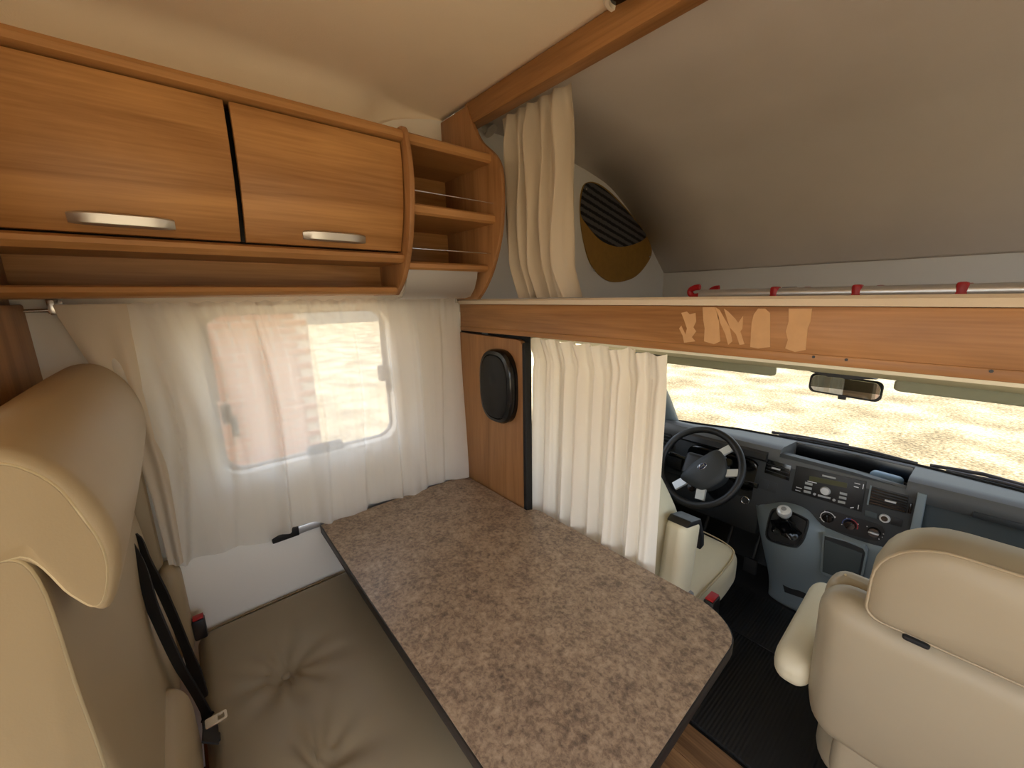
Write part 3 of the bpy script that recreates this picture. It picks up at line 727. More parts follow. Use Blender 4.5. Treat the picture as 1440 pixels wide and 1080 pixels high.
# ================================================================== cab shell
WB = ([-1.30, -1.12, -.95, -.80, -.58, -.36, -.09, .17, .36, .54], [2.05, 2.20, 2.25, 2.305, 2.335, 2.355, 2.35, 2.31, 2.25, 2.08])
def yb(x): return interp(x, *WB)
cf = box('floor_cab', (-1.30, 1.20, -.10), (.54, 2.45, -.012), 'carpet_black', None, 0)
struct(cf, 'black carpeted cab floor in front of the laminate', 'floor')
mt = thing('cab_mat', 'black ribbed rubber mat on the cab floor', 'mat', (-.4, 1.6, -.012))
box('mat', (-1.22, 1.215, -.012), (.50, 2.07, .004), 'ribbed_mat', mt, .004)
box('mat_border', (-.56, 1.74, .004), (-.10, 2.06, .010), 'ribbed_mat', mt, .004)
cw = []
for x0, x1, nm, lb in ((-1.30, -1.26, 'wall_cab_left', 'dark cab side with driver door and window'), (.50, .54, 'wall_cab_right', 'dark cab side with passenger door and window')):
    o = plate(nm, [(.938, -.1), (2.42, -.1), (2.42, .70), (2.05, .80), (1.62, 1.44), (.938, 1.44)], [[(1.05, .80), (1.98, .80), (1.60, 1.30), (1.05, 1.30)]], 'x', x0, x1, 'dash_panel')
    struct(o, lb, 'wall')
    plate('pane', [(1.04, .79), (2.0, .79), (1.61, 1.31), (1.04, 1.31)], [], 'x', (x0+x1)/2-.003, (x0+x1)/2+.003, 'glazing', o)
fw = box('wall_cab_front', (-1.30, 2.36, -.1), (.54, 2.40, .70), 'dash_dark', None, 0); struct(fw, 'dark bulkhead below the dashboard', 'wall')
pr_ = box('wall_partition', (.46, .93, 0), (XR, .95, 1.44), 'wood_z', None, .002); struct(pr_, 'wooden partition beside the passenger seat', 'wall')
hl = prism('ceiling_cab', [(.945, 1.372), (1.10, 1.355), (1.72, 1.222), (1.78, 1.222), (1.80, 1.25), (1.80, 1.435), (.945, 1.435)], 'x', -1.26, .50, 'headliner', None)
struct(hl, 'pale cab headliner above the windscreen', 'ceiling')
# windscreen
ws_ = thing('window_2', 'wide windscreen with sunlit gravel beyond', 'window', (CX, 2.1, .76)); ws_['kind'] = 'structure'
G = []
for i in range(9):
    t = i/8; row = []
    for j in range(25):
        s = -1+2*j/24; xb_ = CX+s*.725; xt = CX+s*.66; yt = 1.79-.10*s*s
        row.append((lerp(xb_, xt, t), lerp(yb(xb_), yt, t)+.03*math.sin(math.pi*t), lerp(.765, 1.228, t)))
    G.append(row)
grid('pane', G, 'windshield', ws_)
tube('seal', [np.array(p)+np.array((0, .0, .002)) for p in G[0]], .006, 'black_rubber', ws_)
tube('top_seal', [np.array(p) for p in G[-1]], .006, 'black_rubber', ws_)
for j in (0, 24):
    sg = -1 if j == 0 else 1
    P = [np.array(G[i][j])+np.array((sg*.035, -.02, 0)) for i in range(9)]
    P = [P[0]+np.array((0, .03, -.05))]+P
    tube('pillar', P, [.05]+[.042]*9, 'dash_teal', ws_, 12)
# ---- dashboard
da = thing('dashboard', 'dark grey dashboard with radio, vents and teal centre console', 'dashboard', (CX, 2.1, 0))
def dash_top(name, xs, prf, mat):
    rows = []
    for x in xs: rows.append([(x, (yb(x)+a if r else a), z) for r, a, z in prf])
    return grid(name, rows, mat, da, True, True, 40)
pad = [(1, -.002, .66), (1, -.004, .764), (1, -.06, .774), (0, 2.14, .788), (0, 2.09, .793), (0, 2.062, .787), (0, 2.048, .768), (0, 2.048, .735), (0, 2.06, .714), (0, 2.10, .706), (0, 2.12, .66)]
dash_top('top_pad', np.linspace(-1.24, -.535, 12), pad, 'dash_top')
dash_top('top_pad', np.linspace(-.113, .48, 12), pad, 'dash_top')
tray = [(1, -.002, .66), (1, -.004, .764), (1, -.035, .772), (1, -.048, .768), (1, -.06, .70), (0, 2.10, .70), (0, 2.085, .757), (0, 2.066, .764), (0, 2.05, .757), (0, 2.046, .72), (0, 2.10, .706), (0, 2.12, .66)]
tr_ = dash_top('tray_rim', np.linspace(-.537, -.111, 8), tray, 'dash_top')
box('tray_liner', (-.532, 2.102, .7005), (-.116, 2.26, .705), 'black_gloss', tr_, .001)
rows = [[(x, yb(x)-.062, .70), (x, yb(x)-.0505, .766)] for x in np.linspace(-.53, -.118, 10)]
grid('tray_back', rows, 'black_gloss', tr_)
P0, PN = (0, 2.052, .755), Vector((0, -1, .11)).normalized()
def pprism(name, pts, out, inn, mat, parent, p0=P0, n=PN, bevel=.0, smooth=0):
    q = [np.array(p[:3]) if len(p) == 3 and smooth < 0 else onplane(p[0], p[1], p0, n) for p in pts]
    if smooth > 0: q = smoothpts(q, smooth, True)
    nn = np.array(n); A = [p+nn*out for p in q]; B = [p-nn*inn for p in q]; k = len(q)
    bm = bmesh.new(); va = [bm.verts.new(p) for p in A]; vb = [bm.verts.new(p) for p in B]
    bm.faces.new(va); bm.faces.new(vb[::-1])
    for i in range(k): bm.faces.new((va[i], vb[i], vb[(i+1) % k], va[(i+1) % k]))
    bmesh.ops.recalc_face_normals(bm, faces=bm.faces)
    if bevel:
        ed = [e for e in bm.edges if e.verts[0] in va and e.verts[1] in va]
        bmesh.ops.bevel(bm, geom=ed, offset=bevel, segments=2, profile=.5, affect='EDGES')
    return from_bm(name, bm, mat, parent, True, 35)
def disc(name, px, py, r, h, mat, parent, n=20, r2=None, o=0.0, p0=P0):
    c = onplane(px, py, p0, PN)+np.array(PN)*o
    return lathe(name, [(0, 0), (r, 0), (r2 or r*.92, h), (0, h*1.02)], frame(c, PN), mat, parent, n)
stack = pprism('centre_stack', [(1070, 642), (1100, 638), (1200, 664), (1276, 688), (1297, 694), (1284, 745), (1264, 776), (1220, 768), (1185, 756), (1152, 746), (1130, 728), (1056, 708), (1060, 680)], 0, .05, 'dash_dark', da)
# left vent
v1 = pprism('air_vent', [(1079, 645.5), (1113, 655), (1109.5, 676), (1075, 664.5)], .003, 0, 'black_gloss', stack, bevel=.001)
for t in (.25, .5, .75):
    pprism('slat', [(lerp(1080, 1076.5, t), lerp(647, 664, t)), (lerp(1111.5, 1108.5, t), lerp(655.5, 675, t)), (lerp(1111.5, 1108.5, t), lerp(655.5, 675, t)+1.3), (lerp(1080, 1076.5, t), lerp(647, 664, t)+1.3)], .006, -.003, 'black_plastic', v1)
pprism('tab', [(1086, 656.3), (1098, 659.4), (1097.6, 661.2), (1085.6, 658.2)], .009, -.003, 'silver', v1)
pprism('switch', [(1068, 672), (1082, 676.5), (1079, 690), (1064, 685)], .002, 0, 'dash_dark', stack, bevel=.001)
pprism('switch', [(1083, 676.8), (1094, 680), (1091, 694), (1080, 690.4)], .002, 0, 'dash_dark', stack, bevel=.001)
# radio
rd = pprism('radio', [(1120, 654.4), (1219, 677), (1211.5, 720), (1113.3, 690)], .005, 0, 'black_plastic', stack, bevel=.002)
pprism('display', [(1139, 668.9), (1192, 679), (1191, 686), (1138, 675.5)], .0058, -.005, 'display', rd)
for a, b_ in ((1138, 680), (1137, 686), (1136, 691.4), (1186.7, 694), (1185.6, 699.8), (1184, 705.8)):
    pprism('button', [(a-5, b_-2.9), (a+5.2, b_-.5), (a+4.9, b_+2.6), (a-5.3, b_+.3)], .009, -.005, 'button_grey', rd, bevel=.0008)
pprism('button', [(1151, 694.8), (1168.5, 699.2), (1168, 701.6), (1150.5, 697.4)], .008, -.005, 'button_grey', rd, bevel=.0006)
pprism('nameplate', [(1157, 667), (1176, 671.5), (1175.7, 673.6), (1156.7, 669.2)], .0062, -.005, 'button_grey', rd)
disc('volume_knob', 1161, 690, .0185, .010, 'silver', rd, 24, .015, .005)
for a, b_ in ((1146, 694.4), (1173.3, 702.9)): disc('small_button', a, b_, .0055, .004, 'button_grey', rd, 12, None, .005)
for q in ([(1202, 678.3), (1210, 680.2), (1210, 681.2), (1202, 679.3)], [(1201, 683), (1208, 684.8), (1208, 686), (1201, 684.2)], [(1214.2, 680.5), (1215.4, 680.8), (1214.2, 687.5), (1213, 687.2)], [(1207.2, 709.5), (1208.4, 709.8), (1207.4, 716), (1206.2, 715.7)], [(1196, 713), (1201, 712.5), (1201, 713.8), (1196, 714.4)], [(1120, 684), (1128, 686.2), (1128, 687.2), (1120, 685)], [(1119, 688), (1126, 690), (1126, 691), (1119, 689)], [(1136, 675.5), (1149, 678.6), (1149, 679.6), (1136, 676.6)]):
    pprism('print_mark', q, .0056, -.005, 'white_print', rd)
# right vent
v2 = pprism('air_vent', [(1226, 683.5), (1279, 697), (1274.5, 722), (1221, 708.5)], .003, 0, 'black_plastic', stack, bevel=.001)
for k in range(6):
    t = (k+.6)/6.2
    xl, yl, xr, yr = lerp(1227, 1222.5, t), lerp(684.5, 708, t), lerp(1277.5, 1273.5, t), lerp(698, 721.5, t)
    pprism('slat', [(xl, yl-1.1), (xr, yr-1.1), (xr, yr+.8), (xl, yl+.8)], .007, -.003, 'black_gloss', v2)
pprism('tab', [(1245, 701.8), (1261, 705.6), (1260.6, 707.6), (1244.6, 703.8)], .011, -.003, 'silver', v2)
pprism('vent_trim', [(1224, 682), (1226.4, 682.8), (1221.3, 710), (1219, 709)], .004, 0, 'dash_teal', stack)
pprism('thumbwheel', [(1279.5, 707), (1284, 708.2), (1281.5, 722), (1277, 720.8)], .010, 0, 'black_gloss', stack, bevel=.002)
# climate controls
cp = pprism('climate_panel', [(1153, 724), (1157, 718), (1166, 717.5), (1205, 728), (1236, 738), (1243, 744), (1244, 752), (1238, 759), (1228, 760), (1190, 750), (1160, 741), (1153, 734)], .003, 0, 'black_plastic', stack, smooth=3)
def arc(px, py, r0, r1, a0, a1, mat, parent):
    c = onplane(px, py, P0, PN); M_ = frame(c, PN); A = []
    for i in range(13):
        a = math.radians(lerp(a0, a1, i/12)); A.append([np.array(M_ @ Vector((r*math.cos(a), r*math.sin(a), h))) for r, h in ((r0, .0034), (r1, .0034), (r1, .0044), (r0, .0044))])
    return grid('dial_scale', A, mat, parent, True, True, 30)
for k, (a, b_) in enumerate(((1164.4, 727.8), (1195.6, 737.8), (1229.5, 748))):
    dl = disc('dial', a, b_, .0205, .014, 'black_gloss', cp, 28, .017, .003)
    if k == 0: arc(a, b_, .0235, .0265, 20, 250, 'white_print', dl)
    if k == 1: arc(a, b_, .0235, .0265, 90, 190, 'blue_print', dl); arc(a, b_, .0235, .0265, -20, 90, 'red_print', dl)
    c = onplane(a, b_, P0, PN); M_ = frame(c, PN); ang = math.radians((10, -30, 90)[k])
    hb = box('pointer', (-.003, -.016, .014), (.003, .016, .026 if k == 2 else .020), 'silver' if k == 2 else 'black_gloss', dl, .0015, M_ @ Matrix.Rotation(ang, 4, 'Z'))
    for t in ((30, 120, 200) if k < 2 else (-50, -20, 10, 150)):
        tt = math.radians(t); pp = M_ @ Vector((.0275*math.cos(tt), .0275*math.sin(tt), .0034)); lathe('print_mark', [(0, 0), (.002, 0), (.002, .0008), (0, .0008)], frame(pp, PN), 'white_print', dl, 8)
disc('power_socket', 1244, 729, .0175, .006, 'silver', stack, 24, .015)
disc('socket_lid', 1244, 729, .011, .008, 'black_gloss', stack, 20)
pprism('blank_plate', [(1217, 717), (1234, 722), (1233, 730), (1216, 725)], .003, 0, 'dash_panel', stack, bevel=.001)
pprism('blank_plate', [(1254, 727), (1270, 731), (1268, 741), (1252, 737)], .003, 0, 'black_plastic', stack, bevel=.001)
pprism('side_strip', [(1291, 692), (1304, 695.5), (1289, 770), (1275, 768)], .012, .04, 'dash_teal', da, bevel=.003)
# glove box side and driver side of the dash
gb = box('glove_panel', (-.075, 2.085, .28), (.48, 2.14, .712), 'dash_panel', da, .006)
box('glove_latch', (.06, 2.045, .716), (.20, 2.056, .740), 'dash_dark', da, .003)
box('knee_panel', (-1.24, 2.09, .30), (-.60, 2.16, .50), 'dash_dark', da, .02)
cl_ = box('instrument_panel', (-1.24, 2.075, .49), (-.56, 2.13, .715), 'dash_dark', da, .004)
prism('instrument_hood', [(2.02, .735), (2.03, .76), (2.06, .772), (2.09, .76), (2.09, .70), (2.05, .715)], 'x', -1.00, -.58, 'black_plastic', da)
soft('instrument_glass', (-.79, 2.07, .62), (.36, .03, .17), (.06, .01, .06), 'black_gloss', cl_, 8)
lv = box('air_vent', (-1.19, 2.05, .64), (-1.06, 2.08, .735), 'black_plastic', da, .006)
for k in range(4): box('slat', (-1.183, 2.044, .652+.02*k), (-1.067, 2.052, .658+.02*k), 'dash_dark', lv, .001)
box('switch_block', (-1.13, 2.05, .53), (-.99, 2.08, .61), 'black_plastic', da, .008)
disc_c = lathe('column', [(.0, 0), (.075, 0), (.07, .10), (.055, .17), (0, .17)], frame((-.783, 2.09, .50), (0, -.82, .57)), 'black_plastic', da, 20)
for sx, dz in ((-1, .03), (1, .0)):
    st_k = tube('stalk', [(-.783+sx*.05, 1.95, .625+dz), (-.783+sx*.12, 1.92, .64+dz), (-.783+sx*.19, 1.915, .645+dz), (-.783+sx*.215, 1.915, .645+dz)], [.008, .009, .012, .012], 'black_gloss', da, 10)
tube('ignition_ring', smoothpts([(-.63+.018*math.cos(a), 1.97, .53+.018*math.sin(a)) for a in np.linspace(0, 6.28, 8, endpoint=False)], 3, True), .003, 'chrome', da, 6, True)
# lower console with gear lever mount
grid_px = [
 [(1056, 698, 2.045), (1078, 709, 2.030), (1092, 707, 1.995), (1115, 713, 1.985), (1137, 722, 1.990), (1150, 740, 2.004), (1185, 751, 2.012), (1220, 763, 2.014), (1262, 772, 2.014), (1300, 782, 2.024)],
 [(1058, 712, 2.030), (1076, 722, 1.980), (1090, 721, 1.955), (1113, 727, 1.945), (1135, 736, 1.950), (1150, 752, 1.984), (1183, 762, 2.006), (1218, 774, 2.012), (1260, 784, 2.014), (1300, 795, 2.024)],
 [(1062, 735, 2.030), (1074, 748, 1.965), (1090, 752, 1.935), (1110, 757, 1.925), (1130, 762, 1.930), (1148, 775, 1.969), (1180, 783, 2.004), (1214, 795, 2.014), (1256, 805, 2.019), (1300, 818, 2.029)],
 [(1066, 755, 2.035), (1078, 768, 1.970), (1094, 775, 1.940), (1112, 779, 1.930), (1127, 781, 1.940), (1146, 792, 1.979), (1177, 802, 2.014), (1211, 815, 2.024), (1252, 826, 2.029), (1296, 840, 2.034)],
 [(1072, 782, 2.060), (1085, 795, 2.010), (1098, 802, 1.990), (1113, 807, 1.985), (1126, 810, 1.995), (1143, 818, 2.014), (1172, 829, 2.039), (1205, 842, 2.044), (1245, 856, 2.049), (1290, 872, 2.054)],
 [(1080, 812, 2.100), (1090, 822, 2.085), (1102, 829, 2.075), (1115, 834, 2.075), (1128, 838, 2.080), (1145, 846, 2.074), (1170, 858, 2.084), (1205, 872, 2.084), (1240, 888, 2.084), (1285, 905, 2.084)]]
rows = []
for r in grid_px: rows.append([aty(a, b_, c_) for a, b_, c_ in r])
rows.append([(p[0], p[1]+.03, -.012) for p in rows[-1]])
rows = [[(p[0], 2.12, p[2]+.0) for p in rows[0]]]+rows
rows = [[(p0_[0][0]-.004, 2.16, p0_[0][2])]+list(p0_)+[(p0_[-1][0]+.01, 2.16, p0_[-1][2])] for p0_ in rows]
co = grid('centre_console', rows, 'dash_teal', da, angle=80)
ss = co.modifiers.new('smooth', 'SUBSURF'); ss.levels = 2; ss.render_levels = 2
# pocket door
c0, c1, c2 = aty(1160, 756, 1.972), aty(1215, 776, 1.974), aty(1156, 802, 1.982)
pn = np.cross(np.array(c1)-c0, np.array(c2)-c0); pn /= np.linalg.norm(pn); pn = pn*(-1 if pn[1] > 0 else 1)
pk = pprism('pocket_frame', [(1158, 750), (1192, 760), (1216, 769), (1220, 776), (1211, 822), (1207, 826), (1158, 808), (1153, 802)], .004, .02, 'dash_teal', da, c0, pn, .002)
pprism('pocket_shadow', [(1160, 753), (1190, 761), (1214, 771), (1217, 777), (1208, 822), (1157, 803)], .005, -.003, 'dash_dark', pk, c0, pn)
pprism('pocket_door', [(1161, 758), (1213, 777), (1206, 820), (1157.5, 802)], .009, -.003, 'dash_panel', pk, c0, pn, .002)
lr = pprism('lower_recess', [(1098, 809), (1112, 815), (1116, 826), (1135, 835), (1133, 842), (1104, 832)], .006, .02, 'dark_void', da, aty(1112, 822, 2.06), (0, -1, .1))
# gear lever
gl = thing('gear_lever', 'gear lever with silver knob and black leather boot on the console', 'gear lever', tuple(aty(1105, 745, 1.93)))
bz = [(1084, 719, 1.962), (1094, 715, 1.96), (1115, 720, 1.955), (1134, 729, 1.953), (1137, 735, 1.95), (1131, 756, 1.934), (1123, 767, 1.928), (1114, 769, 1.926), (1086, 762, 1.936), (1077, 755, 1.942), (1078, 740, 1.95)]
bq = smoothpts([aty(a, b_, c_-.012) for a, b_, c_ in bz], 4, True); cen = sum(bq)/len(bq)
nb = np.array([0, -.80, .6])
rows = [[p-nb*.02 for p in bq], [p+nb*.004 for p in bq], [cen+(p-cen)*.93+nb*.004 for p in bq], [cen+(p-cen)*.88-nb*.006 for p in bq], [cen+(p-cen)*.5-nb*.006 for p in bq]]
grid('surround', rows, 'black_plastic', gl, True, True, 40)
kn = aty(1103, 721, 1.885); base = cen-nb*.004; rows = []
for i in range(12):
    t = i/11; c_ = base+(kn-np.array((0, 0, .03))-base)*t; rad = lerp(.062, .016, t**.6); row = []
    for k in range(28):
        a = 2*math.pi*k/28; rr = rad*(1+.13*math.sin(5*a+9*t)*(1-t)+.08*math.sin(22*t)*(1-t)); row.append(c_+np.array((rr*math.cos(a), rr*math.sin(a)*.8, rr*math.sin(a)*.35)))
    rows.append(row)
grid('boot', rows, 'black_gloss', gl, True, True, 70)
kd = Vector((kn-base)).normalized()
lathe('collar', [(0, -.045), (.013, -.045), (.017, -.02), (.02, -.012), (0, -.012)], frame(kn, kd), 'black_plastic', gl, 18)
lathe('knob', [(0, -.016), (.019, -.016), (.026, -.004), (.028, .008), (.025, .02), (.017, .026), (0, .027)], frame(kn, kd), 'silver', gl, 24)
lathe('shift_pattern', [(0, .0), (.010, .0), (.010, .0012), (0, .0012)], frame(np.array(kn)+np.array(kd)*.0265, kd), 'grey_cap', gl, 16)
# tray item
ti = aty(1247, 664, 2.15)
soft('glasses_case', (ti[0], 2.175, .731), (.105, .05, .052), .018, 'blue_case', None, 6, None, Matrix.Rotation(math.radians(-8), 4, 'Z'))
tag(bpy.data.objects['glasses_case'], 'small silver-blue case lying in the dashboard tray', 'case')
# ---- steering wheel
swc = Vector((-.806, 1.85, .683)); swn = Vector((-.02, -.84, .54)).normalized()
sw = thing('steering_wheel', 'black steering wheel with four silver spokes', 'steering wheel', swc)
Ms = frame(swc, swn)
tube('rim', [np.array(Ms @ Vector((.187*math.cos(a), .187*math.sin(a), 0))) for a in np.linspace(0, 2*math.pi, 56, endpoint=False)], .0165, 'black_plastic', sw, 12, True)
def zpx(a, b_): return (900+a/7.717, 580+b_/7.717)
hubp = [zpx(*q) for q in ((438, 690), (560, 560), (700, 465), (835, 403), (915, 480), (942, 600), (905, 725), (800, 800), (690, 835), (620, 825), (500, 760))]
hc = np.array(swc); hn = np.array(swn)
hq = smoothpts([onplane(a, b_, hc+hn*.02, hn) for a, b_ in hubp], 4, True); hcen = sum(hq)/len(hq)
grid('airbag_cover', [[p-hn*.05 for p in hq], [p-hn*.004 for p in hq], [hcen+(p-hcen)*.95+hn*.008 for p in hq], [hcen+(p-hcen)*.6+hn*.016 for p in hq], [hcen+(p-hcen)*.1+hn*.018 for p in hq]], 'dash_dark', sw, True, True, 60)
ecx = onplane(*zpx(672, 585), hc+hn*.037, hn); exd = onplane(*zpx(740, 545), hc+hn*.037, hn)-ecx; exd /= np.linalg.norm(exd); eyd = np.cross(hn, exd)
em = grid('emblem', [[ecx+exd*.024*s*math.cos(a)+eyd*.0125*s*math.sin(a)+hn*h for a in np.linspace(0, 6.283, 28, endpoint=False)] for s, h in ((1, -.004), (1, .001), (.9, .002), (.3, .0025))], 'emblem_blue', sw, True, True, 50)
tube('emblem_ring', [ecx+exd*.024*math.cos(a)+eyd*.0125*math.sin(a)+hn*.001 for a in np.linspace(0, 6.283, 28, endpoint=False)], .0009, 'chrome', em, 6, True)
scr = [(-.62, -.5), (-.5, .1), (-.3, .55), (-.1, .5), (-.3, -.1), (-.1, -.3), (0, .1), (.1, -.25), (.2, .1), (.35, -.2), (.5, .2), (.62, .6), (.5, -.2), (.65, -.3)]
tube('emblem_script', smoothpts([ecx+exd*.024*a+eyd*.0125*b_+hn*.0032 for a, b_ in scr], 3), .0010, 'chrome', em, 5)
for (a0, b0), (a1, b1), wd_ in (((880, 440), (985, 385), .036), ((935, 660), (1085, 655), .036), ((668, 830), (645, 945), .044), ((490, 735), (370, 800), .040)):
    p0_, p1_ = onplane(*zpx(a0, b0), hc+hn*.008, hn), onplane(*zpx(a1, b1), hc+hn*.003, hn)
    d_ = (p1_-p0_)/np.linalg.norm(p1_-p0_); p0_ = p0_-d_*.02; sd_ = np.cross(hn, d_)
    grid('spoke', [[p-sd_*wd_/2-hn*.006, p-sd_*wd_*.45+hn*.006, p+sd_*wd_*.45+hn*.006, p+sd_*wd_/2-hn*.006] for p in (p0_, (p0_+p1_)/2, p1_)], 'silver', sw, True, True, 30)
soft('hub_back', tuple(hc-hn*.03), (.17, .12, .05), .02, 'black_plastic', sw, 6, None, frame((0, 0, 0), swn))
for (a0, b0) in ((955, 540), (560, 810)):
    q = onplane(*zpx(a0, b0), hc+hn*.006, hn); lathe('control_pad', [(0, -.006), (.02, -.006), (.018, .004), (0, .005)], frame(q, swn), 'black_gloss', sw, 14)
# ---- mirror
mc = aty(1187, 544, 1.93); mn = Vector((-.03, -1, .0)).normalized()
mi = thing('rear_view_mirror', 'rear-view mirror in a dark frame hanging at the windscreen top', 'mirror', tuple(mc))
Mm = frame(mc, mn, (1, 0, -.03))
def mrect(sx, sy, h, r=.022): return [np.array(Mm @ Vector((a, b_, h))) for a, b_ in rrect(-sx, sx, -sy, sy, r)]
grid('housing', [mrect(.085, .02, -.03, .018), mrect(.108, .036, -.016), mrect(.112, .039, 0), mrect(.110, .037, .004), mrect(.105, .032, .004)], 'black_plastic', mi, True, True, 40)
grid('mirror_glass', [mrect(.105, .032, .0042), mrect(.104, .031, .0048), mrect(.05, .012, .0048, .01)], 'mirror_glass', mi, True, True, 20)
tube('stem', [np.array(mc)+np.array((.0, .02, 0)), np.array(mc)+np.array((0, .0, .045)), (mc[0], 1.86, 1.20)], .011, 'black_plastic', mi)
box('tab', np.array(Mm @ Vector((-.012, -.050, -.01)))-.0, np.array(Mm @ Vector((.012, -.036, .003))), 'black_plastic', mi, 0)
prism('base', [(mc[0]-.085, 1.208), (mc[0]-.03, 1.222), (mc[0]+.03, 1.222), (mc[0]+.105, 1.205), (mc[0]+.03, 1.196), (mc[0]-.03, 1.196)], 'y', 1.80, 1.86, 'black_plastic', mi)
for x0, x1, lb in ((-1.05, -.50, 'folded grey-green sun visor above the steering wheel'), (-.17, .42, 'folded grey-green sun visor on the passenger side of the windscreen')):
    v_ = soft('sun_visor', ((x0+x1)/2, 1.735, 1.205), (x1-x0, .02, .04), (.02, .009, .012), 'visor', None, 8); tag(v_, lb, 'sun visor')
# ---- pedals
for x0, nm, lb in ((-.86, 'clutch_pedal', 'black clutch pedal in the driver footwell'), (-.73, 'brake_pedal', 'black brake pedal in the driver footwell'), (-.60, 'accelerator_pedal', 'black accelerator pedal beside the console in the footwell')):
    pd = thing(nm, lb, 'pedal', (x0, 2.1, .12))
    box('pad', (x0-.03, 2.05, .11), (x0+.03, 2.065, .19), 'black_rubber', pd, .004, None)
    tube('arm', [(x0, 2.07, .15), (x0, 2.14, .25), (x0, 2.2, .38)], .009, 'black_plastic', pd)

# ================================================================== cab seats
def lean(zb, k):
    return lambda p, q: (q[0], q[1]-k*(q[2]-zb), q[2])
ds = thing('driver_seat', 'cream driver seat with raised armrest behind the pleated curtain', 'seat', (-.80, 1.4, 0))
box('base', (-1.0, 1.25, .0045), (-.58, 1.66, .27), 'black_plastic', ds, .02)
def dcush(p, q):
    return (q[0]*(1-.05*sstep(.2, 1, p[1])), q[1], q[2]+(.02*(1-p[0]**2)*(1-p[1]**2) if p[2] > 0 else 0)-.012*math.cos(p[0]*9)*(.3 if p[2] > .9 and abs(p[0]) < .8 else 0)*.3)
dc = soft('seat_cushion', (-.79, 1.46, .35), (.53, .56, .18), (.07, .09, .06), 'vinyl_cab', ds, 12, dcush)
for yv in (1.40, 1.47, 1.54): tube('seam', [(-.93, yv, .452), (-.79, yv, .458), (-.66, yv, .452)], .003, 'piping', dc, 6)
tube('piping', smoothpts([(-1.03, 1.30, .425), (-1.025, 1.62, .425), (-.98, 1.715, .425), (-.79, 1.735, .425), (-.60, 1.715, .425), (-.54, 1.62, .425), (-.53, 1.30, .425)], 5), .003, 'piping', dc, 6)
def dback(p, q):
    s = 1-.62*sstep(-.15, 1, p[2]); return (q[0]*s, q[1]-.20*(q[2]+.3)+(.03 if p[1] > .5 else 0)*abs(p[0])**3, q[2])
soft('backrest', (-.85, 1.31, .70), (.46, .15, .64), (.08, .06, .14), 'vinyl_cab', ds, 12, dback)
soft('headrest', (-.80, 1.20, 1.10), (.28, .10, .20), (.08, .045, .08), 'vinyl_cab', ds, 8)
Ma = Matrix.Rotation(math.radians(-16), 4, 'X')
arm = soft('armrest', (-.583, 1.235, .575), (.085, .13, .34), (.03, .045, .03), 'vinyl_cab', ds, 8, None, Matrix.Rotation(math.radians(-8), 4, 'X'))
cap = prism('armrest_trim', [(1.20, .742), (1.225, .757), (1.30, .738), (1.338, .66), (1.345, .615), (1.315, .61), (1.305, .67), (1.285, .722)], 'x', -.618, -.543, 'black_plastic', arm, .004)
lathe('pivot_cap', [(0, 0), (.024, 0), (.022, .008), (0, .010)], frame((-.541, 1.25, .455), (1, 0, 0), (0, 1, 0)), 'grey_cap', arm, 20)
db = thing('belt_buckle', 'black belt buckle with red button beside the cream driver seat', 'buckle', (-.48, 1.30, .40))
box('housing', (-.50, 1.27, .36), (-.465, 1.33, .462), 'black_plastic', db, .006)
box('button', (-.496, 1.275, .462), (-.469, 1.325, .468), 'red_plastic', db, .002)
box('stalk', (-.49, 1.285, .10), (-.475, 1.315, .36), 'black_plastic', db, .004)

ps = thing('passenger_seat', 'beige passenger seat seen from behind with wide head section', 'seat', (.12, 1.3, 0))
box('base', (-.07, 1.16, .0045), (.32, 1.55, .27), 'black_plastic', ps, .02)
soft('seat_cushion', (.12, 1.38, .35), (.52, .54, .18), (.07, .09, .06), 'vinyl_pass', ps, 10, dcush)
def pback(p, q):
    s = 1-.05*sstep(-.4, -1, p[2])
    bul = -.020*(1-p[0]**4)*(1-p[2]**2) if p[1] < 0 else 0
    return (q[0]*s, q[1]-.12*q[2]+bul, q[2])
soft('backrest', (.125, 1.08, .65), (.565, .12, .41), (.055, .05, .055), 'vinyl_pass', ps, 14, pback)
soft('back_skirt', (.135, 1.10, .42), (.46, .09, .16), (.03, .03, .03), 'vinyl_pass', ps, 8)
soft('front_bolster', (.125, 1.15, .635), (.575, .10, .43), (.04, .04, .06), 'vinyl_pass', ps, 10, lean(0, .12))
HX_, HY_, HZ_ = .170, 1.045, .952
def hout(q, y_):
    P = []
    for cx_, cz_, r_, a0 in ((.14, -.01, .108, 0), (-.14, -.01, .108, 90), (-.222, -.072, .026, 180), (.222, -.072, .026, 270)):
        for i_ in range(9):
            t = math.radians(a0+90*i_/8); P.append((HX_+(cx_+r_*math.cos(t))*q, y_-.06*(cz_+r_*math.sin(t))*q, HZ_+(cz_+r_*math.sin(t))*q))
    return P
hd = grid('head_section', [hout(.15, HY_-.084), hout(.6, HY_-.080), hout(.88, HY_-.071), hout(.97, HY_-.063), hout(1, HY_-.055), hout(1.015, HY_), hout(1, HY_+.05), hout(.95, HY_+.062), hout(.3, HY_+.066)], 'vinyl_pass', ps, True, True, 75)
tube('piping', hout(.992, HY_-.060), .0028, 'piping_cab', hd, 6, True)
ar_ = soft('armrest', (-.193, 1.23, .585), (.085, .37, .085), (.034, .05, .034), 'vinyl_cab', ps, 10, lambda p, q: (q[0], q[1], q[2]+.10*q[1]))
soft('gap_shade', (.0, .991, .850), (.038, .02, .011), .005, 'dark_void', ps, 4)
tube('piping', [(-.135, 1.145, .79), (-.137, 1.13, .835), (-.13, 1.12, .85)], .003, 'piping', ps, 6)
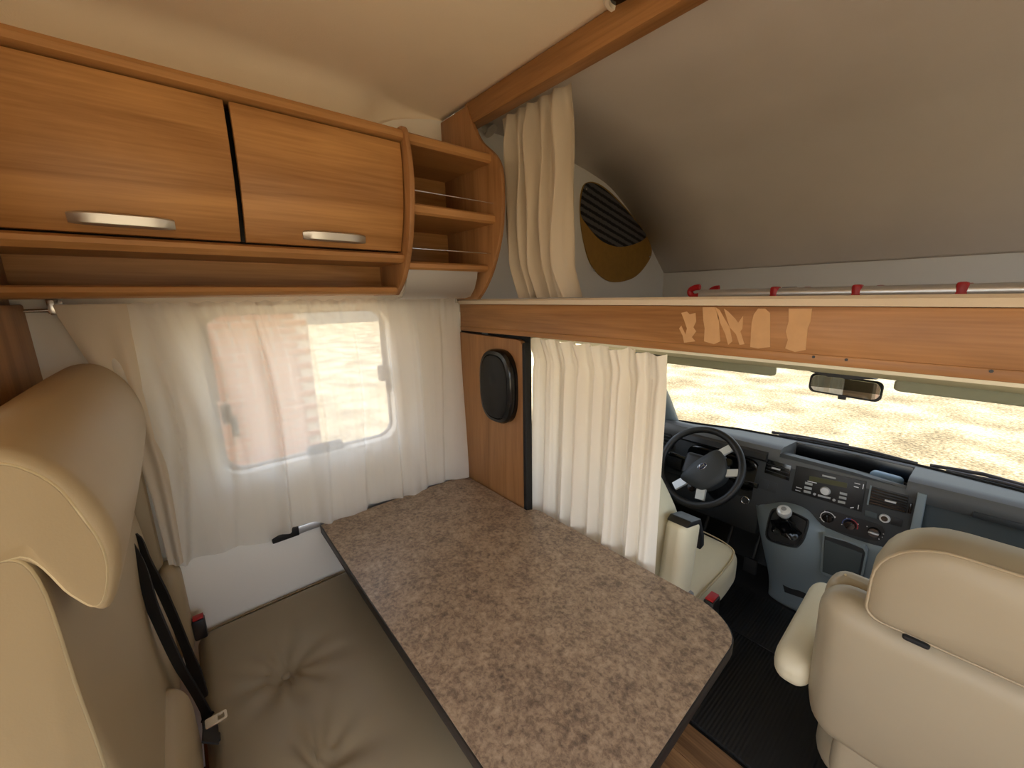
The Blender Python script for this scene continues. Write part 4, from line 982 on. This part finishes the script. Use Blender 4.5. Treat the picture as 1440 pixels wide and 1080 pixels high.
for xx in (-.08, .0): tube('seat_rail', [(xx, 1.1, .018), (xx, 1.6, .018)], .012, 'black_plastic', ps)
tube('release_bar', [(-.13, 1.06, .24), (-.12, 1.10, .18), (-.10, 1.16, .14)], .008, 'satin_metal', ps)

# ================================================================== outside
gd = mk('ground', [(-40, -40, -.72), (40, -40, -.72), (40, 60, -.72), (-40, 60, -.72)], [(0, 1, 2, 3)], 'gravel')
struct(gd, 'pale sunlit gravel yard around the vehicle', 'ground')
bw = box('wall_brick', (-5.0, -4.0, -.72), (-4.75, 1.12, 2.6), 'mortar', None, 0); struct(bw, 'brick wall standing outside the dinette window', 'wall')
bm_ = None; row_i = 0; z = -.15
while z < 1.75:
    yv = -1.4+(.115 if row_i % 2 else 0)
    while yv < 1.0:
        if bm_ is None:
            o = box('brick', (-4.75, yv, z), (-4.735, yv+.208, z+.058), 'brick', bw, .004, seg=1); bm_ = o.data
            p0b = (yv, z)
        else:
            o = bpy.data.objects.new('brick', bm_); COL.objects.link(o); o.parent = bw; o.location = (random.uniform(-.003, .003), yv-p0b[0], z-p0b[1])
        yv += .23
    z += .077; row_i += 1
hood = mk('vehicle_hood', [(-1.28, 2.42, .66), (.52, 2.42, .66), (.50, 2.9, .48), (-1.26, 2.9, .48), (-1.2, 3.2, .20), (.44, 3.2, .20), (-1.2, 3.25, -.3), (.44, 3.25, -.3), (-1.28, 2.42, -.3), (.52, 2.42, -.3)], [(0, 1, 2, 3), (3, 2, 5, 4), (4, 5, 7, 6), (0, 3, 4, 6, 8), (1, 9, 7, 5, 2), (0, 8, 9, 1)], 'body_white')
tag(hood, 'white vehicle bonnet in front of the windscreen', 'bonnet')
rows = [[(x, yb(x)+.01, .735), (x, yb(x)+.05, .738), (x, yb(x)+.16, .70), (x, yb(x)+.16, .66), (x, yb(x)+.01, .66)] for x in np.linspace(CX-.82, CX+.82, 16)]
cwl = grid('wiper_cowl', rows, 'cowl', None, True, True); tag(cwl, 'dark grey plastic cowl outside the foot of the windscreen', 'cowl')
for a, lb in (((1085, 612), 'black windscreen wiper resting in front of the steering wheel side'), ((1330, 662), 'black windscreen wiper resting on the passenger side of the glass')):
    c = atz(a[0], a[1], .79); x0 = c[0]; wpr = thing('windscreen_wiper', lb, 'wiper', (x0, c[1]+.04, .76))
    P = [(x0+d, yb(x0+d)+.045, .758+e) for d, e in ((0, 0), (.15, .008), (.35, .010), (.52, .0))]
    tube('blade', P, .008, 'cowl', wpr); tube('arm', [(x0+.28, yb(x0+.28)+.055, .772), (x0+.1, yb(x0)+.085, .765), (x0-.05, yb(x0)+.10, .75)], .008, 'cowl', wpr)
# vehicle outer roof keeps the sun off the inside
ro = plate('roof', [(XL-.05, YB-.05), (XR+.05, YB-.05), (XR+.05, 2.1), (XL-.05, 2.1)], [[(HX0, HY0), (HX1, HY0), (HX1, HY1), (HX0, HY1)]], 'z', 2.195, 2.22, 'body_white'); struct(ro, 'white outer roof of the vehicle', 'roof')
